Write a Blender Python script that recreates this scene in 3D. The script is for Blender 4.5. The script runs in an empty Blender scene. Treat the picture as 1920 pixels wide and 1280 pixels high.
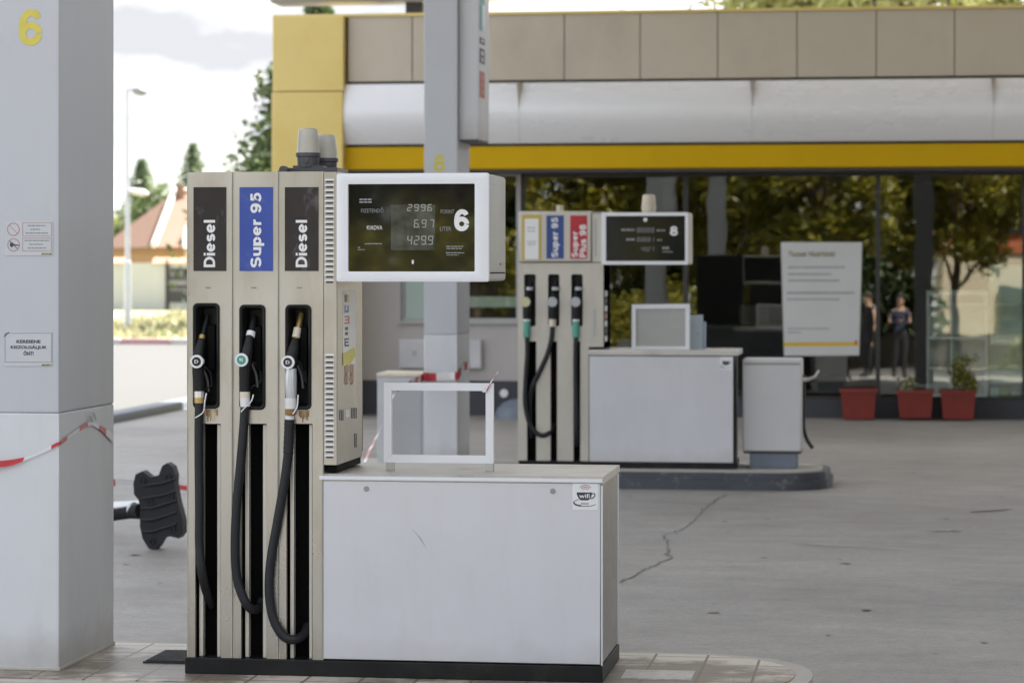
import bpy, bmesh, math, random
from mathutils import Vector, Matrix, Quaternion
R = math.radians
S = bpy.context.scene
C = S.collection
rnd = random.Random(7)

# ------------------------------------------------------------------ camera
F, YH, HC = 5000.0, 500.0, 1.5            # focal length and horizon in photo pixels, eye height in metres
TH = math.atan(0.144)                     # the camera looks a little left of +Y
SN, CS = math.sin(TH), math.cos(TH)
cam = bpy.data.cameras.new('camera'); cam_o = bpy.data.objects.new('camera', cam); C.objects.link(cam_o)
cam_o.location = (0, 0, HC); cam_o.rotation_euler = (R(90), 0, TH)
cam.sensor_width = 36; cam.lens = 36 * F / 1920; cam.shift_y = -(640 - YH) / 1920
cam.clip_start = 0.1; cam.clip_end = 3000
cam.dof.use_dof = True; cam.dof.focus_distance = 9.0; cam.dof.aperture_fstop = 5.0; cam.dof.aperture_blades = 9
S.camera = cam_o

# ------------------------------------------------------------------ light
sun_dir = Vector((0.42, 0.45, 0.95)).normalized()     # towards the sun: high, behind the shop and to the right
el = math.asin(sun_dir.z); az = math.atan2(sun_dir.x, sun_dir.y)
w = bpy.data.worlds.new('World'); S.world = w; w.use_nodes = True
nt = w.node_tree; nt.nodes.clear()
def N(t, typ, **kw):
    n = t.nodes.new(typ)
    for k, v in kw.items(): setattr(n, k, v)
    return n
sky = N(nt, 'ShaderNodeTexSky', sky_type='NISHITA', sun_disc=False, sun_elevation=el, sun_rotation=az)
sky.air_density = 1.0; sky.dust_density = 1.5; sky.ozone_density = 1.0
tc = N(nt, 'ShaderNodeTexCoord'); mp = N(nt, 'ShaderNodeMapping'); mp.inputs['Scale'].default_value = (1, 1, 2.2)
mp.inputs['Location'].default_value = (0.35, 0.1, 0.22)
no = N(nt, 'ShaderNodeTexNoise'); no.inputs['Scale'].default_value = 4.2; no.inputs['Detail'].default_value = 9; no.inputs['Roughness'].default_value = 0.58
rp = N(nt, 'ShaderNodeValToRGB'); rp.color_ramp.elements[0].position = 0.34; rp.color_ramp.elements[1].position = 0.54
no2 = N(nt, 'ShaderNodeTexNoise'); no2.inputs['Scale'].default_value = 8.5; no2.inputs['Detail'].default_value = 6
cr2 = N(nt, 'ShaderNodeValToRGB')
cr2.color_ramp.elements[0].position = 0.40; cr2.color_ramp.elements[0].color = (1.62, 1.66, 1.74, 1)
cr2.color_ramp.elements[1].position = 0.57; cr2.color_ramp.elements[1].color = (3.9, 3.85, 3.75, 1)
mx = N(nt, 'ShaderNodeMix', data_type='RGBA'); bg = N(nt, 'ShaderNodeBackground'); wo = N(nt, 'ShaderNodeOutputWorld')
L = nt.links.new
L(tc.outputs['Generated'], mp.inputs['Vector']); L(mp.outputs[0], no.inputs['Vector']); L(mp.outputs[0], no2.inputs['Vector'])
L(no.outputs['Fac'], rp.inputs[0]); L(no2.outputs['Fac'], cr2.inputs[0])
L(rp.outputs[0], mx.inputs[0]); L(sky.outputs[0], mx.inputs[6]); L(cr2.outputs[0], mx.inputs[7])
L(mx.outputs[2], bg.inputs[0]); bg.inputs[1].default_value = 0.11; L(bg.outputs[0], wo.inputs[0])
sl = bpy.data.lights.new('sun', 'SUN'); sl.energy = 4.0; sl.angle = R(0.5); sl.color = (1, 0.95, 0.87)
so = bpy.data.objects.new('sun', sl); C.objects.link(so); so.rotation_euler = sun_dir.to_track_quat('Z', 'Y').to_euler()
S.view_settings.view_transform = 'Standard'; S.view_settings.look = 'None'
S.view_settings.exposure = 2.22; S.view_settings.gamma = 1
S.cycles.max_bounces = 10; S.cycles.diffuse_bounces = 6; S.cycles.glossy_bounces = 5; S.cycles.transparent_max_bounces = 16
S.cycles.use_denoising = True; S.cycles.sample_clamp_indirect = 6

# ------------------------------------------------------------------ measuring helpers (photo pixel + known plane -> metres)
def P(px, py, Y):
    u = (px - 960) / F; zc = Y / (CS + u * SN)
    return zc * (-SN + u * CS), HC + (YH - py) / F * zc
def PX(px, Y): return P(px, 0, Y)[0]
def PZ(py, px, Y): return P(px, py, Y)[1]
def G(px, py, z=0.0):
    zc = (HC - z) * F / (py - YH); xc = (px - 960) / F * zc
    return xc * CS - zc * SN, xc * SN + zc * CS
def SY(px, X):                              # Y of a photo column on the plane x = X
    u = (px - 960) / F
    return X * (CS + u * SN) / (u * CS - SN)
def SZ(py, px, X):
    Y = SY(px, X); return HC + (YH - py) / F * (-X * SN + Y * CS)
def V3(px, py, Y):
    x, z = P(px, py, Y); return Vector((x, Y, z))

# ------------------------------------------------------------------ materials
MATS = {}
def mat(name, col, rough=0.5, metal=0.0, var=0.08, scale=4.0, stretch=(1, 1, 1), bump=0.0, bscale=60, spec=0.5,
        dirt=None, dirt_amt=0.5, dirt_scale=2.0, dirt_lo=0.5, dirt_hi=0.75, dirt_stretch=(1, 1, 1), rvar=0.1, coat=0.0, splash=None):
    m = bpy.data.materials.new(name); m.use_nodes = True; t = m.node_tree
    b = t.nodes['Principled BSDF']
    tc = N(t, 'ShaderNodeTexCoord'); mp = N(t, 'ShaderNodeMapping'); mp.inputs['Scale'].default_value = stretch
    no = N(t, 'ShaderNodeTexNoise'); no.inputs['Scale'].default_value = scale; no.inputs['Detail'].default_value = 6; no.inputs['Roughness'].default_value = 0.6
    t.links.new(tc.outputs['Object'], mp.inputs[0]); t.links.new(mp.outputs[0], no.inputs['Vector'])
    mr = N(t, 'ShaderNodeMapRange'); mr.inputs[1].default_value = 0.3; mr.inputs[2].default_value = 0.7
    mr.inputs[3].default_value = 1 - var; mr.inputs[4].default_value = 1 + var
    t.links.new(no.outputs['Fac'], mr.inputs[0])
    mu = N(t, 'ShaderNodeMix', data_type='RGBA', blend_type='MULTIPLY'); mu.inputs[0].default_value = 1
    mu.inputs[6].default_value = (*col, 1)
    cb = N(t, 'ShaderNodeCombineXYZ')
    for i in range(3): t.links.new(mr.outputs[0], cb.inputs[i])
    t.links.new(cb.outputs[0], mu.inputs[7])
    out = mu.outputs[2]
    if dirt:
        mp2 = N(t, 'ShaderNodeMapping'); mp2.inputs['Scale'].default_value = dirt_stretch
        t.links.new(tc.outputs['Object'], mp2.inputs[0])
        n2 = N(t, 'ShaderNodeTexNoise'); n2.inputs['Scale'].default_value = dirt_scale; n2.inputs['Detail'].default_value = 8; n2.inputs['Roughness'].default_value = 0.65
        t.links.new(mp2.outputs[0], n2.inputs['Vector'])
        m2 = N(t, 'ShaderNodeMapRange'); m2.inputs[1].default_value = dirt_lo; m2.inputs[2].default_value = dirt_hi
        m2.inputs[3].default_value = 0; m2.inputs[4].default_value = dirt_amt
        t.links.new(n2.outputs['Fac'], m2.inputs[0])
        x2 = N(t, 'ShaderNodeMix', data_type='RGBA'); t.links.new(m2.outputs[0], x2.inputs[0])
        t.links.new(out, x2.inputs[6]); x2.inputs[7].default_value = (*dirt, 1); out = x2.outputs[2]
    if splash:                                   # mud thrown up from the ground: colour, height, amount
        sx = N(t, 'ShaderNodeSeparateXYZ'); t.links.new(tc.outputs['Object'], sx.inputs[0])
        n4 = N(t, 'ShaderNodeTexNoise'); n4.inputs['Scale'].default_value = 9; n4.inputs['Detail'].default_value = 8; t.links.new(tc.outputs['Object'], n4.inputs['Vector'])
        ml = N(t, 'ShaderNodeMath', operation='MULTIPLY_ADD'); ml.inputs[1].default_value = -splash[1] * 1.6; t.links.new(n4.outputs['Fac'], ml.inputs[0]); t.links.new(sx.outputs[2], ml.inputs[2])
        m4 = N(t, 'ShaderNodeMapRange'); m4.inputs[1].default_value = -splash[1] * .75; m4.inputs[2].default_value = splash[1] * .35; m4.inputs[3].default_value = splash[2]; m4.inputs[4].default_value = 0
        t.links.new(ml.outputs[0], m4.inputs[0]); x4 = N(t, 'ShaderNodeMix', data_type='RGBA'); t.links.new(m4.outputs[0], x4.inputs[0]); t.links.new(out, x4.inputs[6]); x4.inputs[7].default_value = (*splash[0], 1); out = x4.outputs[2]
    t.links.new(out, b.inputs['Base Color'])
    r2 = N(t, 'ShaderNodeMapRange'); r2.inputs[1].default_value = 0.3; r2.inputs[2].default_value = 0.7
    r2.inputs[3].default_value = max(0.02, rough - rvar * rough); r2.inputs[4].default_value = min(1, rough + rvar * rough)
    t.links.new(no.outputs['Fac'], r2.inputs[0]); t.links.new(r2.outputs[0], b.inputs['Roughness'])
    b.inputs['Metallic'].default_value = metal; b.inputs['Specular IOR Level'].default_value = spec
    if coat: b.inputs['Coat Weight'].default_value = coat; b.inputs['Coat Roughness'].default_value = 0.05
    if bump:
        n3 = N(t, 'ShaderNodeTexNoise'); n3.inputs['Scale'].default_value = bscale; n3.inputs['Detail'].default_value = 4
        t.links.new(mp.outputs[0], n3.inputs['Vector'])
        bp = N(t, 'ShaderNodeBump'); bp.inputs['Strength'].default_value = bump; bp.inputs['Distance'].default_value = 0.01
        t.links.new(n3.outputs['Fac'], bp.inputs['Height']); t.links.new(bp.outputs[0], b.inputs['Normal'])
    MATS[name] = m
    return m

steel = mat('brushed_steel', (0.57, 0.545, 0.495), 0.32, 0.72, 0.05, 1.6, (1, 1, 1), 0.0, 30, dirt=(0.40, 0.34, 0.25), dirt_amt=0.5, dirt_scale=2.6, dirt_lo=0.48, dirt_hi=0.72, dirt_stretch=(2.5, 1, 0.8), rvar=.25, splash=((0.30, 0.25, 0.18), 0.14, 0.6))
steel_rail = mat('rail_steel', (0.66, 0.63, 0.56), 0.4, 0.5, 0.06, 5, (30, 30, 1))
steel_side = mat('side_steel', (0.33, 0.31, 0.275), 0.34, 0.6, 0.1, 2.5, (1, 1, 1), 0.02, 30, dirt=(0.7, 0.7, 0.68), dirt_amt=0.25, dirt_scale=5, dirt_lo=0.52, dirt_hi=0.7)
panel_grey = mat('grey_panel_paint', (0.68, 0.69, 0.73), 0.34, 0.25, 0.04, 2, (1, 1, 1), 0.10, 2.2, dirt=(0.50, 0.485, 0.46), dirt_amt=0.16, dirt_scale=4, dirt_lo=0.5, dirt_hi=0.8, dirt_stretch=(3, 1, 0.6), splash=((0.36, 0.33, 0.29), 0.12, 0.3))
lid_steel = mat('lid_steel', (0.62, 0.60, 0.56), 0.36, 0.45, 0.06, 4, dirt=(0.27, 0.21, 0.15), dirt_amt=0.6, dirt_scale=3.2, dirt_lo=0.5, dirt_hi=0.72)
white_metal = mat('white_metal', (0.80, 0.815, 0.85), 0.38, 0.1, 0.03, 5)
display_side = mat('grey_plastic', (0.50, 0.49, 0.46), 0.5, 0, 0.04, 5)
black_plastic = mat('black_plastic', (0.012, 0.012, 0.013), 0.45, 0, 0.25, 8, spec=0.3, dirt=(0.05, 0.043, 0.035), dirt_amt=0.4, dirt_scale=6, dirt_lo=0.5, dirt_hi=0.8)
black_deep = mat('black_channel', (0.004, 0.004, 0.004), 0.7, 0, 0.3, 8, spec=0.1)
rubber = mat('black_rubber', (0.014, 0.015, 0.018), 0.5, 0, 0.2, 12, spec=0.4, bump=0.1, bscale=150)
plinth_black = mat('plinth_black', (0.010, 0.010, 0.011), 0.5, 0, 0.3, 6, spec=0.3, dirt=(0.06, 0.053, 0.043), dirt_amt=0.5, dirt_scale=5, dirt_lo=0.5, dirt_hi=0.8)
label_black = mat('black_label', (0.030, 0.024, 0.024), 0.38, 0, 0.25, 6, spec=0.35, dirt=(0.13, 0.125, 0.125), dirt_amt=0.7, dirt_scale=14, dirt_lo=0.56, dirt_hi=0.68, dirt_stretch=(1.2, 1, 0.8))
label_blue = mat('blue_label', (0.035, 0.075, 0.35), 0.4, 0, 0.1, 8, dirt=(0.10, 0.15, 0.42), dirt_amt=0.5, dirt_scale=14, dirt_lo=0.55, dirt_hi=0.7)
label_blue_far = mat('dark_blue_label', (0.03, 0.07, 0.25), 0.4, 0, 0.1, 8)
label_red = mat('red_label', (0.45, 0.02, 0.035), 0.4, 0, 0.1, 8)
label_yellow = mat('yellow_label', (0.55, 0.42, 0.08), 0.5)
lettering_white = mat('white_lettering', (0.80, 0.80, 0.80), 0.5, 0, 0.05, 20)
lettering_grey = mat('grey_lettering', (0.27, 0.27, 0.28), 0.5, 0, 0.05, 20)
lettering_dark = mat('dark_lettering', (0.05, 0.05, 0.06), 0.5)
lettering_olive = mat('olive_lettering', (0.22, 0.20, 0.04), 0.5)
number_yellow = mat('yellow_number_paint', (0.64, 0.55, 0.10), 0.5, 0, 0.08, 20)
glass_black = mat('screen_glass', (0.012, 0.012, 0.012), 0.03, 0, 0.2, 4, spec=0.8, rvar=0.3, coat=1.0)
lcd = mat('lcd_grey', (0.080, 0.082, 0.068), 0.12, 0, 0.6, 16, spec=0.5)
lcd_digit = mat('lcd_digit', (0.36, 0.37, 0.33), 0.4)
paper = mat('white_paper', (0.82, 0.83, 0.84), 0.6, 0, 0.04, 6)
poster_paper = mat('poster_paper', (0.62, 0.63, 0.63), 0.45, 0, 0.03, 3)
yellow_bright = mat('yellow_stripe_paint', (0.70, 0.46, 0.02), 0.45, 0, 0.05, 5)
sticker_yellow = mat('yellow_sticker', (0.75, 0.66, 0.12), 0.5)
orange_ring = mat('orange_print', (0.55, 0.18, 0.09), 0.5)
pink_ring = mat('faded_red_print', (0.45, 0.25, 0.24), 0.5)
red_print = mat('red_print', (0.55, 0.03, 0.04), 0.5)
chrome = mat('worn_chrome', (0.72, 0.71, 0.68), 0.3, 0.8, 0.1, 12)
brass = mat('worn_brass', (0.52, 0.36, 0.14), 0.4, 0.6, 0.2, 12)
rust = mat('rusty_metal', (0.33, 0.19, 0.07), 0.7, 0.1, 0.3, 15)
cream_plastic = mat('cream_plastic', (0.68, 0.62, 0.50), 0.5, 0, 0.1, 10)
grip_silver = mat('silver_grip', (0.60, 0.62, 0.65), 0.35, 0.5, 0.08, 12)
green_badge = mat('green_badge', (0.06, 0.33, 0.25), 0.4)
green_plastic = mat('green_plastic', (0.10, 0.34, 0.26), 0.45, 0, 0.1, 10)
badge_grey = mat('grey_badge', (0.45, 0.47, 0.48), 0.4)
badge_pale = mat('pale_yellow_badge', (0.60, 0.58, 0.36), 0.4)
beacon_cap = mat('beacon_cap', (0.47, 0.45, 0.39), 0.35, 0, 0.08, 10)
beacon_cap_cream = mat('cream_cap', (0.62, 0.54, 0.44), 0.4, 0, 0.08, 10)
beacon_base = mat('beacon_base', (0.07, 0.07, 0.078), 0.45, 0, 0.15, 10)
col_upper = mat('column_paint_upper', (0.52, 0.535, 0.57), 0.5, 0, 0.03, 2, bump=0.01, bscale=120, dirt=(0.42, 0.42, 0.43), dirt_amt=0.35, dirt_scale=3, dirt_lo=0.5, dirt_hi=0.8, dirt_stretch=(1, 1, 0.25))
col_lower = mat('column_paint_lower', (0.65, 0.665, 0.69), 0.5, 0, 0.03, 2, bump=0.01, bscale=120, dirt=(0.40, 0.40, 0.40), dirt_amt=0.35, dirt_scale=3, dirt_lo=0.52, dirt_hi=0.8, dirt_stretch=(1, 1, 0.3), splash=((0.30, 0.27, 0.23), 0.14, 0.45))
tape_white = mat('tape_white', (0.75, 0.74, 0.74), 0.35, 0, 0.05, 20)
tape_red = mat('tape_red', (0.55, 0.045, 0.06), 0.35, 0, 0.1, 20)
yellow_wall = mat('yellow_facade', (0.72, 0.56, 0.20), 0.32, 0.1, 0.05, 0.8, dirt=(0.66, 0.46, 0.08), dirt_amt=0.6, dirt_scale=1.2)
fascia_tan = mat('tan_fascia', (0.52, 0.46, 0.375), 0.4, 0.15, 0.04, 1.0, dirt=(0.24, 0.19, 0.13), dirt_amt=0.4, dirt_scale=1.2, dirt_lo=0.5, dirt_hi=0.85, dirt_stretch=(1, 1, 0.6))
fascia_white = mat('white_fascia', (0.79, 0.79, 0.81), 0.28, 0.15, 0.02, 1.5, (0.4, 1, 1.5), dirt=(0.66, 0.64, 0.60), dirt_amt=0.12, dirt_scale=2.2, dirt_lo=0.55, dirt_hi=0.85, dirt_stretch=(2, 1, 0.5))
yellow_band = mat('yellow_band', (0.60, 0.365, 0.002), 0.4, 0, 0.05, 1.2, spec=0.15)
dark_trim = mat('dark_trim', (0.045, 0.038, 0.032), 0.5)
wall_render = mat('wall_render', (0.47, 0.44, 0.43), 0.8, 0, 0.04, 3, bump=0.08, bscale=80)
wall_base = mat('wall_base_dark', (0.045, 0.048, 0.06), 0.55, 0, 0.12, 4)
frame_grey = mat('frame_grey', (0.42, 0.43, 0.43), 0.45)
frame_dark = mat('frame_dark', (0.035, 0.034, 0.032), 0.4)
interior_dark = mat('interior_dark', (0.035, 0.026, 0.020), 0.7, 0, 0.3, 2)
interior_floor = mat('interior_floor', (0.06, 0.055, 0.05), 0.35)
shelf_white = mat('shelf_white', (0.74, 0.80, 0.79), 0.5)
planter_red = mat('planter_red', (0.21, 0.026, 0.018), 0.5, 0, 0.12, 6)
soil = mat('soil', (0.05, 0.035, 0.02), 0.9)
kerb_blue = mat('kerb_blue_paint', (0.075, 0.082, 0.098), 0.55, 0, 0.15, 5, dirt=(0.30, 0.29, 0.27), dirt_amt=0.8, dirt_scale=6, dirt_lo=0.56, dirt_hi=0.66, bump=0.3, bscale=25)
kerb_blue_pale = mat('base_blue_grey', (0.17, 0.20, 0.25), 0.55, 0, 0.1, 5)
concrete = mat('island_concrete', (0.50, 0.475, 0.43), 0.85, 0, 0.1, 4, bump=0.3, bscale=40, dirt=(0.18, 0.16, 0.14), dirt_amt=0.5, dirt_scale=4)
cabinet_grey = mat('cabinet_grey', (0.60, 0.595, 0.60), 0.5, 0, 0.04, 3, dirt=(0.33, 0.31, 0.28), dirt_amt=0.3, dirt_scale=8, dirt_lo=0.6, dirt_hi=0.8)
galv = mat('galvanised_pole', (0.56, 0.59, 0.64), 0.5, 0.2, 0.06, 3)
lamp_grey = mat('lamp_grey', (0.26, 0.27, 0.27), 0.5)
fence_wall = mat('grey_green_wall', (0.50, 0.52, 0.49), 0.75, 0, 0.06, 0.6, (2, 1, 0.2))
tile_orange = mat('coping_tile', (0.62, 0.32, 0.22), 0.8, 0, 0.15, 3)
roof_tile = mat('roof_tile', (0.21, 0.125, 0.09), 0.85, 0, 0.12, 4, (1, 1, 2), bump=0.4, bscale=14)
ridge_white = mat('ridge_mortar', (0.75, 0.70, 0.64), 0.8)
house_brown = mat('house_brown', (0.33, 0.20, 0.10), 0.8)
house_cream = mat('house_cream', (0.62, 0.54, 0.42), 0.85)
house_redorange = mat('house_red_orange', (0.45, 0.13, 0.06), 0.85)
window_dark = mat('dark_window', (0.03, 0.035, 0.045), 0.1)
bark = mat('bark', (0.09, 0.065, 0.045), 0.9, 0, 0.25, 5, bump=0.6, bscale=20)
asphalt_road = mat('road_asphalt', (0.098, 0.097, 0.096), 0.9, 0, 0.08, 0.6, bump=0.15, bscale=40)
verge_base = mat('verge_soil', (0.34, 0.31, 0.17), 0.95, 0, 0.3, 0.5)
kerb_pale = mat('kerb_pale', (0.55, 0.53, 0.50), 0.85)
kerb_pink = mat('kerb_pink', (0.50, 0.30, 0.30), 0.85)
canopy_white = mat('canopy_white', (0.78, 0.78, 0.77), 0.55)
skin_m = mat('skin', (0.48, 0.29, 0.21), 0.55)
cloth_dark = mat('dark_cloth', (0.018, 0.019, 0.024), 0.85)
cloth_navy = mat('navy_cloth', (0.03, 0.035, 0.07), 0.85)
hair_m = mat('dark_hair', (0.02, 0.014, 0.01), 0.6)
pale_blue = mat('pale_blue_card', (0.46, 0.54, 0.60), 0.5)
teal_print = mat('teal_print', (0.06, 0.28, 0.30), 0.45)
brick_red = mat('sign_red', (0.50, 0.08, 0.05), 0.45)
crack_dark = mat('crack_dark', (0.21, 0.195, 0.18), 0.95)
scratch_m = mat('scratch', (0.22, 0.22, 0.24), 0.5)
debris_m = mat('debris', (0.11, 0.095, 0.08), 0.9)

def leaf_mat(name, c1, c2, trans=0.35):
    m = bpy.data.materials.new(name); m.use_nodes = True; t = m.node_tree; t.nodes.clear()
    g = N(t, 'ShaderNodeNewGeometry'); rp = N(t, 'ShaderNodeValToRGB')
    rp.color_ramp.elements[0].color = (*c1, 1); rp.color_ramp.elements[1].color = (*c2, 1)
    d = N(t, 'ShaderNodeBsdfDiffuse'); tr = N(t, 'ShaderNodeBsdfTranslucent'); mx = N(t, 'ShaderNodeMixShader'); mx.inputs[0].default_value = trans
    gl = N(t, 'ShaderNodeBsdfGlossy'); gl.inputs['Roughness'].default_value = 0.45; m2 = N(t, 'ShaderNodeMixShader'); m2.inputs[0].default_value = 0.05
    o = N(t, 'ShaderNodeOutputMaterial'); l = t.links.new
    l(g.outputs['Random Per Island'], rp.inputs[0]); l(rp.outputs[0], d.inputs[0]); l(rp.outputs[0], tr.inputs[0])
    l(d.outputs[0], mx.inputs[1]); l(tr.outputs[0], mx.inputs[2]); l(mx.outputs[0], m2.inputs[1]); l(gl.outputs[0], m2.inputs[2]); l(m2.outputs[0], o.inputs[0])
    return m
leaf_dark = leaf_mat('dark_leaf', (0.05, 0.085, 0.03), (0.15, 0.20, 0.075), 0.35)
leaf_conifer = leaf_mat('conifer_needles', (0.085, 0.135, 0.07), (0.20, 0.26, 0.13), 0.35)
leaf_light = leaf_mat('light_leaf', (0.30, 0.34, 0.10), (0.50, 0.50, 0.22), 0.5)
leaf_yellow = leaf_mat('yellow_green_leaf', (0.12, 0.13, 0.012), (0.34, 0.29, 0.03), 0.4)
leaf_grass = leaf_mat('dry_grass', (0.27, 0.30, 0.15), (0.52, 0.47, 0.32), 0.25)

def glass_mat(name, tint, refl):
    m = bpy.data.materials.new(name); m.use_nodes = True; t = m.node_tree; t.nodes.clear()
    tr = N(t, 'ShaderNodeBsdfTransparent'); tr.inputs[0].default_value = (*tint, 1)
    gl = N(t, 'ShaderNodeBsdfGlossy'); gl.inputs['Roughness'].default_value = 0.0; gl.inputs[0].default_value = (0.95, 0.95, 0.9, 1)
    lw = N(t, 'ShaderNodeLayerWeight'); lw.inputs[0].default_value = 0.5; pw = N(t, 'ShaderNodeMath', operation='POWER'); pw.inputs[1].default_value = 5.0
    ad = N(t, 'ShaderNodeMath', operation='ADD', use_clamp=True); ad.inputs[1].default_value = refl
    mx = N(t, 'ShaderNodeMixShader'); o = N(t, 'ShaderNodeOutputMaterial'); l = t.links.new
    # slow waviness of float glass
    tc = N(t, 'ShaderNodeTexCoord'); no = N(t, 'ShaderNodeTexNoise'); no.inputs['Scale'].default_value = 1.1
    bp = N(t, 'ShaderNodeBump'); bp.inputs['Strength'].default_value = 0.013; bp.inputs['Distance'].default_value = 0.1
    l(tc.outputs['Object'], no.inputs['Vector']); l(no.outputs['Fac'], bp.inputs['Height']); l(bp.outputs[0], gl.inputs['Normal'])
    l(lw.outputs['Facing'], pw.inputs[0]); l(pw.outputs[0], ad.inputs[0]); l(ad.outputs[0], mx.inputs[0]); l(tr.outputs[0], mx.inputs[1]); l(gl.outputs[0], mx.inputs[2]); l(mx.outputs[0], o.inputs[0])
    return m
shop_glass = glass_mat('shop_glass', (0.93, 0.95, 0.93), 0.115)
case_glass = glass_mat('case_glass', (0.88, 0.96, 0.92), 0.06)
frosted = mat('film_and_reflection', (0.40, 0.50, 0.45), 0.25, 0, 0.05, 2, spec=0.6)

def ground_mat():
    m = bpy.data.materials.new('forecourt_concrete'); m.use_nodes = True; t = m.node_tree; b = t.nodes['Principled BSDF']; l = t.links.new
    tc = N(t, 'ShaderNodeTexCoord')
    def noise(scale, st, det=6, rough=0.6):
        mp = N(t, 'ShaderNodeMapping'); mp.inputs['Scale'].default_value = st; n = N(t, 'ShaderNodeTexNoise')
        n.inputs['Scale'].default_value = scale; n.inputs['Detail'].default_value = det; n.inputs['Roughness'].default_value = rough
        l(tc.outputs['Object'], mp.inputs[0]); l(mp.outputs[0], n.inputs['Vector']); return n.outputs['Fac']
    def ramp(src, p0, c0, p1, c1):
        r = N(t, 'ShaderNodeValToRGB'); r.color_ramp.elements[0].position = p0; r.color_ramp.elements[0].color = (*c0, 1)
        r.color_ramp.elements[1].position = p1; r.color_ramp.elements[1].color = (*c1, 1); l(src, r.inputs[0]); return r.outputs[0]
    def mixc(fac, a, bb, blend='MIX'):
        x = N(t, 'ShaderNodeMix', data_type='RGBA', blend_type=blend)
        if isinstance(fac, float): x.inputs[0].default_value = fac
        else: l(fac, x.inputs[0])
        l(a, x.inputs[6])
        if isinstance(bb, tuple): x.inputs[7].default_value = (*bb, 1)
        else: l(bb, x.inputs[7])
        return x.outputs[2]
    base = ramp(noise(0.35, (1, 1, 1)), 0.34, (0.30, 0.284, 0.265), 0.68, (0.43, 0.412, 0.39))
    streak = ramp(noise(3.2, (0.7, 1.3, 1), 12, 0.75), 0.34, (0.82, 0.81, 0.80), 0.68, (1.08, 1.08, 1.08))
    c = mixc(1.0, base, streak, 'MULTIPLY')
    fine = ramp(noise(90, (1, 1, 1), 3), 0.3, (0.80, 0.80, 0.80), 0.7, (1.15, 1.15, 1.15))
    c = mixc(0.8, c, fine, 'MULTIPLY')
    grit = ramp(noise(26, (0.8, 1.2, 1), 6, 0.8), 0.32, (0.80, 0.80, 0.80), 0.68, (1.14, 1.14, 1.14)); c = mixc(1.0, c, grit, 'MULTIPLY')
    oil = ramp(noise(1.3, (0.7, 1.3, 1), 8, 0.7), 0.55, (0, 0, 0), 0.74, (0.75, 0.75, 0.75))
    c = mixc(oil, c, (0.22, 0.20, 0.18))
    sp = ramp(noise(17, (0.7, 1.4, 1), 3), 0.71, (0, 0, 0), 0.745, (0.7, 0.7, 0.7))
    c = mixc(sp, c, (0.075, 0.065, 0.058))
    l(c, b.inputs['Base Color']); b.inputs['Roughness'].default_value = 0.6
    bp = N(t, 'ShaderNodeBump'); bp.inputs['Strength'].default_value = 0.25; bp.inputs['Distance'].default_value = 0.01
    l(noise(70, (1, 1, 1), 4), bp.inputs['Height']); l(bp.outputs[0], b.inputs['Normal'])
    return m
forecourt = ground_mat()

def tile_mat():
    m = bpy.data.materials.new('island_tiles'); m.use_nodes = True; t = m.node_tree; b = t.nodes['Principled BSDF']; l = t.links.new
    tc = N(t, 'ShaderNodeTexCoord')
    br = N(t, 'ShaderNodeTexBrick', offset=0.0, squash=1.0); br.inputs['Scale'].default_value = 1
    br.inputs['Brick Width'].default_value = 0.185; br.inputs['Row Height'].default_value = 0.185; br.inputs['Mortar Size'].default_value = 0.005
    br.inputs['Color1'].default_value = (0.64, 0.58, 0.50, 1); br.inputs['Color2'].default_value = (0.56, 0.51, 0.44, 1); br.inputs['Mortar'].default_value = (0.17, 0.13, 0.09, 1)
    l(tc.outputs['Object'], br.inputs['Vector'])
    n = N(t, 'ShaderNodeTexNoise'); n.inputs['Scale'].default_value = 2.3; n.inputs['Detail'].default_value = 8; n.inputs['Roughness'].default_value = 0.7
    l(tc.outputs['Object'], n.inputs['Vector'])
    r = N(t, 'ShaderNodeValToRGB'); r.color_ramp.elements[0].position = 0.47; r.color_ramp.elements[0].color = (0, 0, 0, 1); r.color_ramp.elements[1].position = 0.60; r.color_ramp.elements[1].color = (0.85, 0.85, 0.85, 1)
    # grime gathers along the traffic side of the pump, thins out at the back edge
    sx = N(t, 'ShaderNodeSeparateXYZ'); l(tc.outputs['Object'], sx.inputs[0])
    mr = N(t, 'ShaderNodeMapRange'); mr.inputs[1].default_value = 0.28; mr.inputs[2].default_value = 0.42; mr.inputs[3].default_value = 0.06; mr.inputs[4].default_value = -0.16
    l(sx.outputs[1], mr.inputs[0]); ad = N(t, 'ShaderNodeMath', operation='ADD'); l(n.outputs['Fac'], ad.inputs[0]); l(mr.outputs[0], ad.inputs[1]); l(ad.outputs[0], r.inputs[0])
    x = N(t, 'ShaderNodeMix', data_type='RGBA'); l(r.outputs[0], x.inputs[0]); l(br.outputs['Color'], x.inputs[6]); x.inputs[7].default_value = (0.145, 0.115, 0.085, 1)
    l(x.outputs[2], b.inputs['Base Color']); b.inputs['Roughness'].default_value = 0.45
    bp = N(t, 'ShaderNodeBump'); bp.inputs['Strength'].default_value = 0.4; bp.inputs['Distance'].default_value = 0.004; bp.invert = True
    l(br.outputs['Fac'], bp.inputs['Height']); l(bp.outputs[0], b.inputs['Normal'])
    return m
tiles = tile_mat()

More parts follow.
